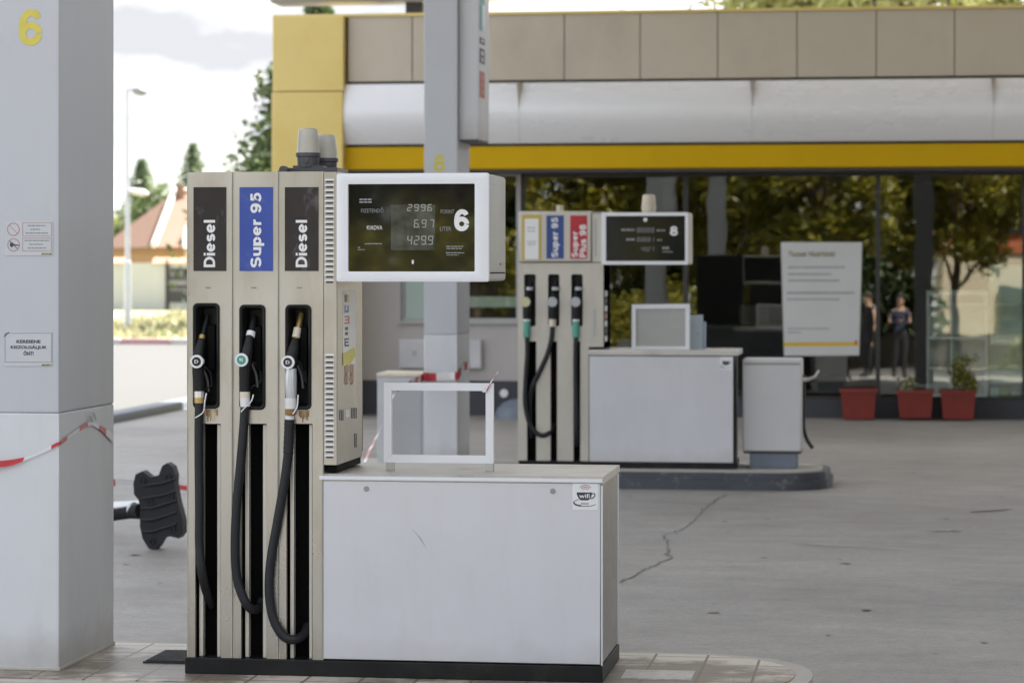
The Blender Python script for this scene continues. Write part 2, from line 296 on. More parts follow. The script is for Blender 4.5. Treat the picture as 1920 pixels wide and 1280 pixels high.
# ------------------------------------------------------------------ mesh building
def rrect(x0, x1, z0, z1, r, n=5):
    pts = []
    for cx, cz, a0 in ((x1 - r, z1 - r, 0), (x0 + r, z1 - r, 90), (x0 + r, z0 + r, 180), (x1 - r, z0 + r, 270)):
        for i in range(n + 1):
            a = R(a0 + 90 * i / n); pts.append((cx + r * math.cos(a), cz + r * math.sin(a)))
    return pts
class MB:
    def __init__(s): s.bm = bmesh.new()
    def box(s, x0, x1, y0, y1, z0, z1, bev=0.0, seg=2):
        x0, x1 = min(x0, x1), max(x0, x1); y0, y1 = min(y0, y1), max(y0, y1); z0, z1 = min(z0, z1), max(z0, z1)
        r = bmesh.ops.create_cube(s.bm, size=1)
        for v in r['verts']: v.co = Vector(((x0 + x1) / 2 + v.co.x * (x1 - x0), (y0 + y1) / 2 + v.co.y * (y1 - y0), (z0 + z1) / 2 + v.co.z * (z1 - z0)))
        if bev:
            es = list({e for v in r['verts'] for e in v.link_edges})
            bmesh.ops.bevel(s.bm, geom=es, offset=bev, segments=seg, profile=0.5, affect='EDGES')
        return s
    def prism(s, poly, a0, a1, axis='y'):          # poly of (u, v): axis y -> (x, z); x -> (y, z); z -> (x, y)
        def mk(u, v, a): return {'y': (u, a, v), 'x': (a, u, v), 'z': (u, v, a)}[axis]
        A = [s.bm.verts.new(mk(u, v, a0)) for u, v in poly]; B = [s.bm.verts.new(mk(u, v, a1)) for u, v in poly]
        n = len(poly); s.bm.faces.new(A); s.bm.faces.new(B[::-1])
        for i in range(n): s.bm.faces.new((A[i], B[i], B[(i + 1) % n], A[(i + 1) % n]))
        return s
    def plate(s, outer, holes, y0, y1):            # a front plate in the x-z plane with holes cut through it
        bm2 = bmesh.new(); es = []
        for lp in [outer] + holes:
            vs = [bm2.verts.new((u, y0, v)) for u, v in lp]
            for i in range(len(vs)): es.append(bm2.edges.new((vs[i], vs[(i + 1) % len(vs)])))
        r = bmesh.ops.triangle_fill(bm2, use_beauty=True, edges=es)
        fs = [f for f in bm2.faces]
        e = bmesh.ops.extrude_face_region(bm2, geom=fs)
        for v in [g for g in e['geom'] if isinstance(g, bmesh.types.BMVert)]: v.co.y = y1
        me = bpy.data.meshes.new('tmp'); bm2.to_mesh(me); bm2.free(); s.bm.from_mesh(me); bpy.data.meshes.remove(me)
        return s
    def loft(s, rings, cap0=True, cap1=True):
        V = [[s.bm.verts.new(p) for p in r] for r in rings]; n = len(V[0])
        for a, b in zip(V, V[1:]):
            for i in range(n): s.bm.faces.new((a[i], a[(i + 1) % n], b[(i + 1) % n], b[i]))
        if cap0: s.bm.faces.new(V[0][::-1])
        if cap1: s.bm.faces.new(V[-1])
        return s
    def tube(s, pts, r, n=20, flat=None):
        pts = [Vector(p) for p in pts]; rs = r if isinstance(r, (list, tuple)) else [r] * len(pts)
        rings = []; prev = None
        for i, p in enumerate(pts):
            t = (pts[min(i + 1, len(pts) - 1)] - pts[max(i - 1, 0)]).normalized()
            if prev is None:
                up = Vector((0, 0, 1)) if abs(t.z) < 0.9 else Vector((0, 1, 0)); u = t.cross(up).normalized()
            else: u = (prev - t * prev.dot(t)).normalized()
            prev = u; v = t.cross(u)
            rings.append([p + (u * math.cos(2 * math.pi * k / n) + v * math.sin(2 * math.pi * k / n) * (flat or 1)) * rs[i] for k in range(n)])
        return s.loft(rings)
    def cyl(s, p0, p1, r0, r1=None, n=20): return s.tube([p0, p1], [r0, r0 if r1 is None else r1], n)
    def lathe(s, prof, c, n=24):
        return s.loft([[Vector((c[0] + r * math.cos(2 * math.pi * k / n), c[1] + r * math.sin(2 * math.pi * k / n), c[2] + z)) for k in range(n)] for r, z in prof])
    def ring(s, c, r0, r1, y0, y1, n=28):           # flat ring in the x-z plane
        def lp(r, y): return [Vector((c[0] + r * math.cos(2 * math.pi * k / n), y, c[1] + r * math.sin(2 * math.pi * k / n))) for k in range(n)]
        return s.loft([lp(r0, y1), lp(r0, y0), lp(r1, y0), lp(r1, y1), lp(r0, y1)], False, False)
    def disc(s, c, r, y0, y1, n=28): return s.cyl((c[0], y1, c[1]), (c[0], y0, c[1]), r, r, n)
    def face(s, pts): s.bm.faces.new([s.bm.verts.new(p) for p in pts]); return s
    def bevel(s, off, seg=2, ang=35):
        es = [e for e in s.bm.edges if len(e.link_faces) == 2 and e.calc_face_angle(0) > R(ang)]
        bmesh.ops.bevel(s.bm, geom=es, offset=off, segments=seg, profile=0.5, affect='EDGES', clamp_overlap=True); return s
    def build(s, name, m, parent=None, smooth=21, origin=None, label=None):
        bm = s.bm
        bmesh.ops.recalc_face_normals(bm, faces=bm.faces)
        if parent is not None:
            r = parent
            while r.parent: r = r.parent
            O = Vector(r.location)
        elif origin is not None: O = Vector(origin)
        else:
            cs = [v.co for v in bm.verts]
            O = Vector(((min(c.x for c in cs) + max(c.x for c in cs)) / 2, (min(c.y for c in cs) + max(c.y for c in cs)) / 2, min(c.z for c in cs)))
        bmesh.ops.translate(bm, verts=bm.verts, vec=-O)
        me = bpy.data.meshes.new(name); bm.to_mesh(me); bm.free()
        for x in (m if isinstance(m, list) else [m]): me.materials.append(x)
        if smooth:
            me.polygons.foreach_set('use_smooth', [True] * len(me.polygons))
            try: me.set_sharp_from_angle(angle=R(smooth))
            except Exception: pass
        o = bpy.data.objects.new(name, me); C.objects.link(o)
        if parent is not None: o.parent = parent
        else: o.location = O
        if label: o['label'] = label
        return o
def tag(o, label, cat, group=None):
    o['label'] = label; o['category'] = cat
    if group: o['group'] = group
    return o
def thing(name, loc, label, cat, group=None):
    o = bpy.data.objects.new(name, None); C.objects.link(o); o.location = loc; o.empty_display_size = 0.1
    return tag(o, label, cat, group)
def struct(o): o['kind'] = 'structure'; return o
def spline(pts, k=8):
    pts = [Vector(p) for p in pts]; out = []
    for i in range(len(pts) - 1):
        p0 = pts[max(i - 1, 0)]; p1 = pts[i]; p2 = pts[i + 1]; p3 = pts[min(i + 2, len(pts) - 1)]
        for j in range(k):
            t = j / k
            out.append(0.5 * ((2 * p1) + (p2 - p0) * t + (2 * p0 - 5 * p1 + 4 * p2 - p3) * t * t + (3 * p1 - p0 - 3 * p2 + p3) * t ** 3))
    out.append(pts[-1]); return out
FX, FZ = Vector((1, 0, 0)), Vector((0, 0, 1))
def text(name, s, m, parent, p, Rv, Uv, wd, ht, bold=0.02, thick=0.0006):
    cu = bpy.data.curves.new('t', 'FONT'); cu.body = s; cu.size = 1; cu.offset = bold; cu.resolution_u = 3; cu.space_character = 1.02
    o = bpy.data.objects.new('t', cu); C.objects.link(o)
    dg = bpy.context.evaluated_depsgraph_get(); me = bpy.data.meshes.new_from_object(o.evaluated_get(dg))
    bpy.data.objects.remove(o); bpy.data.curves.remove(cu)
    xs = [v.co.x for v in me.vertices]; ys = [v.co.y for v in me.vertices]
    x0, x1, y0, y1 = min(xs), max(xs), min(ys), max(ys); p = Vector(p); Rv = Vector(Rv); Uv = Vector(Uv); nrm = Rv.cross(Uv)
    b = MB(); b.bm.from_mesh(me); bpy.data.meshes.remove(me)
    fs = list(b.bm.faces)
    for v in b.bm.verts: v.co = p + Rv * ((v.co.x - x0) / (x1 - x0) * wd) + Uv * ((v.co.y - y0) / (y1 - y0) * ht)
    e = bmesh.ops.extrude_face_region(b.bm, geom=fs)
    for v in [g for g in e['geom'] if isinstance(g, bmesh.types.BMVert)]: v.co += nrm * thick
    return b.build(name, m, parent, smooth=0)
def arc(cx, cy, rx, ry, a0, a1, n=12): return [(cx + rx * math.cos(R(a0 + (a1 - a0) * i / n)), cy + ry * math.sin(R(a0 + (a1 - a0) * i / n))) for i in range(n + 1)]
def sp2(pts, k=5): return [(p.x, p.y) for p in spline([(x, y, 0) for x, y in pts], k)]
_nine = sp2([(.58, .68), (.585, .50), (.54, .27), (.43, .13), (.31, .10), (.19, .14), (.12, .25)])
GL = {'D': (.78, [[(.1, .1), (.1, .9), (.34, .9)] + arc(.34, .5, .34, .4, 90, -90)[1:] + ['c']]), 'i': (.2, [[(.1, 0), (.1, .73)], [(.1, .83), (.1, 1)]]),
      'e': (.66, [[(.14, .36), (.55, .36)], arc(.33, .365, .23, .27, 0, 322, 22)]), 's': (.58, [arc(.29, .50, .185, .135, 20, 270, 14) + arc(.29, .235, .19, .14, 90, -160, 14)[1:]]),
      'l': (.2, [[(.1, 0), (.1, 1)]]), 'S': (.74, [arc(.37, .70, .26, .20, 20, 270, 16) + arc(.37, .30, .27, .20, 90, -160, 16)[1:]]),
      'u': (.62, [[(.1, .73), (.1, .3)] + arc(.31, .3, .21, .2, 180, 360)[1:], [(.52, .73), (.52, 0)]]), 'p': (.64, [[(.1, .73), (.1, -.27)], arc(.34, .365, .2, .265, 0, 352, 24)]),
      'r': (.42, [[(.1, .73), (.1, 0)], arc(.36, .38, .26, .25, 180, 82)]), 'P': (.7, [[(.1, 0), (.1, 1)], [(.12, .9), (.36, .9)] + arc(.36, .67, .24, .23, 90, -90)[1:] + [(.12, .44)]]),
      '9': (.68, [arc(.34, .67, .235, .23, 0, 352, 24), _nine]), '6': (.68, [arc(.34, .33, .235, .23, 0, 352, 24), [(.68 - x, 1 - y) for x, y in _nine]]),
      '5': (.68, [sp2([(.60, .90), (.22, .90)], 2) + sp2([(.17, .50), (.24, .58), (.36, .61), (.51, .54), (.57, .36), (.51, .18), (.35, .10), (.20, .13), (.11, .25)])]),
      '8': (.68, [arc(.34, .71, .19, .19, 0, 352, 24), arc(.34, .30, .235, .20, 0, 352, 24)]), ' ': (.24, [])}
def strokes(name, s, m, parent, p, Rv, Uv, wd, ht, sw=.2, gap=.09, thick=.0005):
    ws, x, quads = [], 0.0, []
    for ch in s:
        w_, paths = GL[ch]
        for k, pa in enumerate(paths):
            closed = pa[-1] == 'c'; pa = [q for q in pa if q != 'c']; pa = [(a + x, c) for a, c in pa]; n = len(pa); L_, R_ = [], []
            h = sw / 2 * (.82 if ch == 'e' and k == 0 else 1)
            for i in range(n):
                a = Vector(pa[i - 1]) if (i > 0 or closed) else None; c = Vector(pa[(i + 1) % n]) if (i < n - 1 or closed) else None; q = Vector(pa[i])
                d1 = (q - a).normalized() if a is not None else None; d2 = (c - q).normalized() if c is not None else None
                d1 = d1 if d1 is not None else d2; d2 = d2 if d2 is not None else d1
                n1, n2 = Vector((-d1.y, d1.x)), Vector((-d2.y, d2.x)); nn = (n1 + n2).normalized(); kk = h / max(.45, nn.dot(n1)); L_.append(q + nn * kk); R_.append(q - nn * kk)
            for i in range(n if closed else n - 1): quads.append((L_[i], L_[(i + 1) % n], R_[(i + 1) % n], R_[i], k))
        x += w_ + gap
    xs = [v.x for q in quads for v in q[:4]]; ys = [v.y for q in quads for v in q[:4]]; x0, x1, y0, y1 = min(xs), max(xs), min(ys), max(ys)
    p, Rv, Uv = Vector(p), Vector(Rv), Vector(Uv); nrm = Rv.cross(Uv); b = MB()
    for q in quads: b.face([p + Rv * ((v.x - x0) / (x1 - x0) * wd) + Uv * ((v.y - y0) / (y1 - y0) * ht) + nrm * (thick + q[4] * .00015) for v in q[:4]])
    return b.build(name, m, parent, smooth=0)
SEG = {'0': 'abcdef', '1': 'bc', '2': 'abged', '3': 'abgcd', '4': 'fgbc', '5': 'afgcd', '6': 'afgedc', '7': 'abc', '8': 'abcdefg', '9': 'abcdfg'}
def seven(name, s, m, parent, x, z, wd, ht, Y, pitch):
    b = MB(); t = wd * 0.2; sh = 0.10
    def bar(x0, x1, z0, z1, zb):
        q = [(x0 + sh * (z0 - zb), z0), (x1 + sh * (z0 - zb), z0), (x1 + sh * (z1 - zb), z1), (x0 + sh * (z1 - zb), z1)]
        b.prism(q, Y, Y - 0.0006)
    for ch in s:
        if ch == '.': bar(x - pitch + wd + t * 0.5, x - pitch + wd + t * 1.4, z, z + t, z); continue
        for g in SEG.get(ch, ''):
            if g == 'a': bar(x + t, x + wd - t, z + ht - t, z + ht, z)
            if g == 'g': bar(x + t, x + wd - t, z + ht / 2 - t / 2, z + ht / 2 + t / 2, z)
            if g == 'd': bar(x + t, x + wd - t, z, z + t, z)
            if g == 'f': bar(x, x + t, z + ht / 2 + t * .2, z + ht - t * .2, z)
            if g == 'b': bar(x + wd - t, x + wd, z + ht / 2 + t * .2, z + ht - t * .2, z)
            if g == 'e': bar(x, x + t, z + t * .2, z + ht / 2 - t * .2, z)
            if g == 'c': bar(x + wd - t, x + wd, z + t * .2, z + ht / 2 - t * .2, z)
        x += pitch
    return b.build(name, m, parent, smooth=0)
def bars(name, m, parent, rows, Y):                 # rows of (px0, px1, py, thickness px): print too small to read in the photo
    b = MB()
    for a, c, y, t in rows:
        q = a
        while q < c - 1:
            e = min(c, q + rnd.uniform(3, 8) * (Y / 9) ** 0.0)
            x0, z0 = P(q, y + t / 2, Y); x1, z1 = P(e, y - t / 2, Y)
            b.box(x0, x1, Y - 0.0006, Y, z0, z1); q = e + 1.2
    return b.build(name, m, parent, smooth=0)

def leaves(b, c, rad, n, size, r_, squash=1.0):
    for _ in range(n):
        d = Vector((r_.gauss(0, 1), r_.gauss(0, 1), r_.gauss(0, 1))).normalized() * (r_.random() ** 0.45) * rad
        d.z *= squash; p = c + d; u = Vector((r_.gauss(0, 1), r_.gauss(0, 1), r_.gauss(0, .6))).normalized(); v = u.orthogonal().normalized(); k = r_.uniform(0, 6.28)
        v = (v * math.cos(k) + u.cross(v) * math.sin(k)); s = size * r_.uniform(.6, 1.3)
        b.face([p - u * s, p + v * s * .5, p + u * s, p - v * s * .5])
# ================================================================== SETTING
b = MB(); b.face([(-900, -700, -0.03), (900, -700, -0.03), (900, 1500, -0.03), (-900, 1500, -0.03)]); struct(b.build('ground', verge_base, smooth=0, origin=(0, 0, 0)))
b = MB(); b.face([(-7.45, -4, 0), (45, -4, 0), (45, 60, 0), (-7.45, 60, 0)]); struct(b.build('forecourt', forecourt, smooth=0, origin=(0, 0, 0)))
b = MB(); b.face([(-7.45, -14, -.004), (45, -14, -.004), (45, -4.003, -.004), (-7.45, -4.003, -.004)]); struct(b.build('driveway', asphalt_road, smooth=0, origin=(0, 0, 0)))
b = MB(); b.face([(-60, -30, -0.012), (-7.5, -30, -0.012), (-7.5, 53.2, -0.012), (-60, 53.2, -0.012)]); struct(b.build('road', asphalt_road, smooth=0, origin=(0, 0, 0)))
b = MB(); b.face([(-60, -26, -0.02), (60, -26, -0.02), (60, -14, -0.02), (-60, -14, -0.02)]); struct(b.build('street', mat('street_asphalt', (.075, .07, .066), .85, 0, .1, .8), smooth=0, origin=(0, 0, 0)))
b = MB(); b.box(-7.65, -7.42, -13, 52, -0.02, 0.085, 0.02); struct(b.build('forecourt_kerb', kerb_blue_pale, smooth=40))
b = MB()
for i in range(56): b.box(-60 + i * 1.0, -60 + i * 1.0 + 0.985, 50.5, 50.7, -0.01, 0.10, 0.015)
o = struct(b.build('verge_kerb', [kerb_pale, kerb_pink]))
per = len(o.data.polygons) // 56
for p in o.data.polygons: p.material_index = (p.index // per) % 2
b = MB(); b.face([(-60, 53.2, 0.02), (-2, 53.2, 0.02), (-2, 76, 0.25), (-60, 76, 0.25)]); struct(b.build('verge', verge_base, smooth=0, origin=(0, 0, 0)))
# grass on the verge
b = MB()
for i in range(7000):
    x = rnd.uniform(-19, -3); y = rnd.uniform(53.3, 74); z = 0.02 + (y - 53.2) / 22.8 * 0.23
    h = rnd.uniform(0.06, 0.24) * (1.5 if y > 68 else 1); a = rnd.uniform(0, 6.28); wd = rnd.uniform(0.04, 0.10)
    dx, dy = math.cos(a) * wd, math.sin(a) * wd
    b.face([(x - dx, y - dy, z), (x + dx, y + dy, z), (x + rnd.uniform(-.12, .12), y + rnd.uniform(-.1, .1), z + h)])
o = b.build('grass', leaf_grass, smooth=0, origin=(0, 0, 0)); o['kind'] = 'stuff'
# cracks and small marks in the concrete
def ground_strip(bm, pts, wd, z=0.004):
    pts = [Vector((*p, z)) for p in pts]; Lf, Rt = [], []
    for i, p in enumerate(pts):
        t = (pts[min(i + 1, len(pts) - 1)] - pts[max(i - 1, 0)]).normalized(); n = Vector((-t.y, t.x, 0)); k = wd * rnd.uniform(0.4, 1.5) * (0.3 if i in (0, len(pts) - 1) else 1)
        Lf.append(p + n * k); Rt.append(p - n * k)
    for i in range(len(pts) - 1): bm.face([Lf[i], Rt[i], Rt[i + 1], Lf[i + 1]])
b = MB()
for path, wd in (([(1160, 1092), (1188, 1080), (1205, 1068), (1232, 1058), (1262, 1045)], 0.007), ([(1262, 1045), (1250, 1040), (1254, 1020), (1242, 1005)], 0.006),
                 ([(1242, 1005), (1268, 996), (1288, 988), (1300, 976), (1318, 955), (1340, 938), (1365, 926)], 0.005)):
    pts = []
    for (xa, ya), (xb, yb) in zip(path, path[1:]):
        for k in range(5):
            t = k / 5; pts.append(G(xa + (xb - xa) * t + rnd.uniform(-3, 3), ya + (yb - ya) * t + rnd.uniform(-1.2, 1.2)))
    pts.append(G(*path[-1])); ground_strip(b, pts, wd)
for (xa, ya, xb, yb, wd) in ((1735, 996, 1808, 997, .012), (1325, 1149, 1348, 1149, .012), (1575, 1056, 1597, 1057, .012), (1820, 960, 1900, 955, .02), (1480, 1020, 1700, 1032, .006)):
    ground_strip(b, [G(xa + (xb - xa) * k / 6, ya + (yb - ya) * k / 6 + rnd.uniform(-.5, .5)) for k in range(7)], wd)
struct(b.build('crack', crack_dark, smooth=0, origin=(0, 0, 0)))

b = MB()
for i in range(130):
    x, y = rnd.uniform(-5, 3), rnd.uniform(9.8, 25); s_ = rnd.uniform(.006, .028); a = rnd.uniform(0, 6.28)
    b.face([(x + s_ * rnd.uniform(.5, 1.4) * math.cos(a + k * 1.257), y + s_ * rnd.uniform(.4, 1.1) * math.sin(a + k * 1.257), .004) for k in range(5)])
o = b.build('litter', debris_m, smooth=0, origin=(0, 0, 0)); o['kind'] = 'stuff'
# ------------------------------------------------------------------ pump islands
IZ = 0.12
def stadium(x0, x1, y0, y1, r, n=7): return rrect(x0, x1, y0, y1, r, n)
isl = thing('pump_island', (-1.4, 9.07, 0), 'low pump island with cream tiles and grimy grout under the near pump', 'pump island')
out = stadium(-6.5, -0.28, 8.58, 9.56, 0.44)
inn = stadium(-6.46, -0.34, 8.64, 9.50, 0.40)
b = MB(); b.prism(out, 0.0, IZ - 0.004, 'z').bevel(0.012); b.build('kerb', concrete, isl)
b = MB(); b.prism(inn, IZ - 0.02, IZ, 'z'); b.build('tiling', tiles, isl, smooth=0)
# steel cover plates let into the tiles either side of the pump
b = MB(); b.box(-2.60, -2.40, 9.02, 9.30, IZ - 0.01, IZ + 0.006, 0.002); 
for i in range(12): b.box(-2.59, -2.41, 9.03 + i * 0.022, 9.036 + i * 0.022, IZ + 0.005, IZ + 0.010)
b.build('drain_grate', rubber, isl)
x0, y0 = G(1165, 1270, IZ); x1, y1 = G(1310, 1270, IZ)
b = MB(); b.box(x0, x1 - 0.02, y0 - .02, y0 + 0.17, IZ - 0.01, IZ + 0.004, 0.001)
b.build('cover_plate', mat('checker_plate', (0.50, 0.50, 0.50), 0.35, 0.6, 0.2, 25, (1, 1, 1), 0.5, 60, dirt=(0.14, 0.11, 0.08), dirt_amt=0.7, dirt_scale=6), isl)
isl2 = thing('pump_island', (-2.0, 18.45, 0), 'low pump island with chipped dark blue kerb under the far pump', 'pump island')
b = MB(); b.prism(stadium(-4.3, -0.43, 17.93, 18.98, 0.38), 0.0, 0.065, 'z').bevel(0.012); b.build('kerb', kerb_blue, isl2)
b = MB(); b.prism(stadium(-4.28, -0.45, 17.955, 18.955, 0.36), 0.06, IZ - 0.006, 'z').bevel(0.014); b.build('upper_kerb', kerb_blue, isl2)
b = MB(); b.prism(stadium(-4.23, -0.50, 18.0, 18.91, 0.33), 0.10, IZ, 'z'); b.build('top', concrete, isl2, smooth=0)

# ================================================================== NEAR PUMP
Y6 = 8.81
def X6(px, d=0.0): return PX(px, Y6 + d)
def Z6(py, px=600, d=0.0): return PZ(py, px, Y6 + d)
pump = thing('fuel_pump', (X6(740), 9.07, IZ), 'near steel fuel pump with three dispensing columns and a big 6 on its screen', 'fuel pump', 'fuel pumps')
zb = Z6(1231, 352); zt = Z6(323, 352)
b = MB(); b.box(X6(347), X6(1130), Y6 - 0.004, 9.35, IZ, zb - 0.001, 0.003); b.build('plinth', plinth_black, pump)
cols = [(350.5, 435.7, (362, 412, 568, 766), (366, 414), (370, 378), (404, 411)),
        (436.7, 521.7, (449, 498, 571, 768), (452, 500), (456.5, 464), (490, 497.5)),
        (522.7, 606.5, (535, 584, 571, 768), (537, 586), (541, 548.5), (577, 583))]
for (a, c, hol, slot, r1, r2) in cols:
    mid = (a + c) / 2
    hx0, hx1, hz1, hz0 = X6(hol[0]), X6(hol[1]), Z6(hol[2], mid), Z6(hol[3], mid)
    hole1 = rrect(hx0 + .004, hx1 - .004, hz0 + .004, hz1 - .004, 0.014)
    sz1 = Z6(794, mid)
    hole2 = [(X6(slot[0]), zb + 0.0), (X6(slot[1]), zb + 0.0), (X6(slot[1]), sz1), (X6(slot[0]), sz1)]
    xa, xc = X6(a), X6(c)
    outer = [(xa, zb), (X6(slot[0]), zb), (X6(slot[0]), sz1), (X6(slot[1]), sz1), (X6(slot[1]), zb), (xc, zb), (xc, zt), (xa, zt)]
    b = MB(); b.plate(outer, [hole1[::-1]], Y6, Y6 + 0.016); b.build('column_panel', steel, pump, smooth=0)
    for q in (xa, xc):                              # folded bright edge of the sheet
        sg_ = 1 if q == xa else -1
        b = MB(); b.prism([(q + sg_ * .0006, Y6 + .003), (q + sg_ * .0008, Y6 - .0012), (q + sg_ * .0022, Y6 - .0022), (q + sg_ * .004, Y6 - .0004)], zb + .001, zt - .001, 'z'); b.build('folded_edge', steel_rail, pump, smooth=0)
    b = MB(); fr = rrect(hx0, hx1, hz0, hz1, 0.017)
    lp = lambda k, y: [Vector((px_ * 1, y, pz_)) for px_, pz_ in rrect(hx0 + k, hx1 - k, hz0 + k, hz1 - k, max(0.006, 0.017 - k * 0.4))]
    b.loft([lp(0.001, Y6 + 0.014), lp(0.0, Y6 - 0.004), lp(0.004, Y6 - 0.007), lp(0.010, Y6 - 0.003), lp(0.015, Y6 + 0.02), lp(0.019, Y6 + 0.075)], False, True)
    b.build('holster', black_plastic, pump, smooth=35)
    b = MB(); b.box((hx0 + hx1) / 2 - 0.004, (hx0 + hx1) / 2 + 0.026, Y6 + 0.02, Y6 + 0.07, hz0 + 0.13, hz1 - 0.075, 0.006); b.build('holster_flap', black_deep, pump)
    b = MB(); b.box(X6(slot[0]) - .004, X6(slot[1]) + .004, Y6 + 0.085, Y6 + 0.088, zb, sz1 + 0.004)
    b.box(X6(slot[0]) - 0.006, X6(slot[0]) - 0.001, Y6 + 0.017, Y6 + 0.085, zb, sz1 + .004); b.box(X6(slot[1]) + 0.001, X6(slot[1]) + 0.006, Y6 + 0.017, Y6 + 0.085, zb, sz1 + .004)
    b.box(X6(slot[0]), X6(slot[1]), Y6 + 0.017, Y6 + 0.084, sz1, sz1 + 0.004)
    b.build('hose_channel', black_deep, pump)
    for q in (r1, r2):
        b = MB(); b.box(X6(q[0]), X6(q[1]), Y6 + 0.022, Y6 + 0.05, zb, sz1 - 0.004, 0.002); b.build('guide_rail', steel_rail, pump)
    b = MB(); b.box(X6(mid - 8), X6(mid + 2), Y6 - 0.001, Y6, Z6(541, mid), Z6(538, mid)); b.build('rating_mark', lettering_grey, pump)
# body shell behind the panels
b = MB(); b.box(X6(351), X6(607), Y6 + 0.095, Y6 + 0.43, zb, zt - 0.004)
b.box(X6(350.5), X6(352), Y6 + 0.017, Y6 + 0.43, zb, zt - .001); b.box(X6(606.6) - 0.003, X6(606.6), Y6 + 0.017, Y6 + 0.43, zb, zt - .001)
b.box(X6(350.5), X6(606.6), Y6 + 0.017, Y6 + 0.43, zt - 0.003, zt); b.build('body', steel_side, pump, smooth=0)
b = MB(); b.box(X6(351.5), X6(606), Y6 + 0.004, Y6 + 0.012, zb + 0.001, zt - 0.004)     # placeholder replaced below
b.bm.free()
for q in (436.2, 522.2): b = MB(); b.box(X6(q) - 0.0012, X6(q) + 0.0012, Y6 + 0.004, Y6 + 0.08, zb, zt - 0.004); b.build('panel_gap', frame_dark, pump, smooth=0)
# rusty runs under the holsters and down the left edge
rust_paint = mat('rust_stain_paint', (0.52, 0.44, 0.32), 0.6, 0.2, 0.3, 9, (6, 1, 0.7), dirt=(0.27, 0.15, 0.05), dirt_amt=1.0, dirt_scale=14, dirt_lo=0.36, dirt_hi=0.56, dirt_stretch=(3, 1, 1))
for (q0, q1, y0, y1) in ((386, 409, 767, 792), (560, 580, 769, 792), (351, 353, 800, 1000)):
    b = MB(); k = 9
    for i in range(k):
        a, c = q0 + (q1 - q0) * i / k, q0 + (q1 - q0) * (i + 1) / k; e = y0 + (y1 - y0) * rnd.uniform(.45, 1.0)
        b.box(X6(a), X6(c) - .0002, Y6 - 0.0009, Y6 - 0.0003, Z6(e, q0), Z6(y0, q0))
    b.build('rust_stain', rust_paint, pump, smooth=0)
# grade labels
def label_plate(px0, px1, py0, py1, m, name='grade_label', Y=Y6 - 0.003, par=pump, th=0.0025):
    mid = (px0 + px1) / 2; x0, x1 = PX(px0, Y), PX(px1, Y); z1, z0 = PZ(py0, mid, Y), PZ(py1, mid, Y)
    b = MB(); b.box(x0, x1, Y, Y + th, z0, z1); return b.build(name, m, par, smooth=0)
def vtext(s, px0, px1, py0, py1, par, Y, m=None, bold=0.024, name='lettering'):      # text that runs upwards
    mid = (px0 + px1) / 2; p = Vector((PX(px1, Y), Y, PZ(py1, mid, Y)))
    return strokes(name, s, m or lettering_white, par, p, FZ, -FX, PZ(py0, mid, Y) - PZ(py1, mid, Y), PX(px1, Y) - PX(px0, Y), sw=.205)
def hnum(s, px0, px1, py0, py1, par, Y, m, name, sw=.225):
    return strokes(name, s, m, par, Vector((PX(px0, Y), Y, PZ(py1, px0, Y))), FX, FZ, PX(px1, Y) - PX(px0, Y), PZ(py0, px0, Y) - PZ(py1, px0, Y), sw)
def htext(s, px0, px1, py0, py1, par, Y, m=None, bold=0.008, name='lettering'):
    p = Vector((PX(px0, Y), Y, PZ(py1, px0, Y)))
    return text(name, s, m or lettering_white, par, p, FX, FZ, PX(px1, Y) - PX(px0, Y), PZ(py0, px0, Y) - PZ(py1, px0, Y), bold)
YL = Y6 - 0.0035
o = label_plate(362.7, 424, 351, 508, label_black); o['label'] = 'scratched black label reading Diesel on the first column'; vtext('Diesel', 382, 403.5, 412.5, 501, o, YL)
o = label_plate(449, 511.5, 351, 508, label_blue); o['label'] = 'blue label reading Super 95'; vtext('Super 95', 469.5, 495.5, 361.5, 501.5, o, YL)
o = label_plate(534, 597, 351, 508, label_black); o['label'] = 'scratched black label reading Diesel on the third column'; vtext('Diesel', 554.5, 576, 412.5, 501, o, YL)
# vent tower
xt0, xt1 = X6(607.3), X6(632)
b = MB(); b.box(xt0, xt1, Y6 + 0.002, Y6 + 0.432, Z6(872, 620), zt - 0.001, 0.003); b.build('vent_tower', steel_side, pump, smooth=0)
b = MB(); b.box(xt0, xt1 - 0.002, Y6 + 0.0005, Y6 + 0.003, Z6(871, 620), zt - 0.002); b.build('tower_front', steel, pump, smooth=0)
b = MB(); b.box(xt0 + .006, xt1 - 0.004, Y6 + 0.012, Y6 + 0.42, Z6(885, 620), Z6(871, 620)); b.build('tower_foot', black_deep, pump)
for y0, n in ((336, 20), (664, 20)):
    bl, bd = MB(), MB()
    for i in range(n):
        zc = Z6(y0 + 4 + i * 9.9, 618)
        bd.box(X6(611.5), X6(624.5), Y6 - 0.0008, Y6 + 0.0004, zc - 0.0046, zc + 0.0022)
        r = [(Y6 + 0.0006, zc + 0.0080), (Y6 - 0.006, zc + 0.0035), (Y6 - 0.006, zc + 0.0020), (Y6 + 0.0006, zc + 0.0042)]
        bl.prism(r, X6(609.5), X6(626.5), 'x')
    bd.build('vent_slots', beacon_base, pump, smooth=0); bl.build('vent_louvres', paper, pump, smooth=0)
b = MB(); b.box(X6(351), X6(632), Y6 + 0.4325, Y6 + 0.44, 0.85, zt - .02); b.build('rear_shade_panel', black_plastic, pump)  # black sheet that paints the shade on the columns' back
b = MB(); b.box(X6(640), X6(1120), 9.3405, 9.343, zb + .02, 0.76); b.build('rear_shade_door', beacon_base, pump)  # dark sheet painting the same shade on the cabinet's back
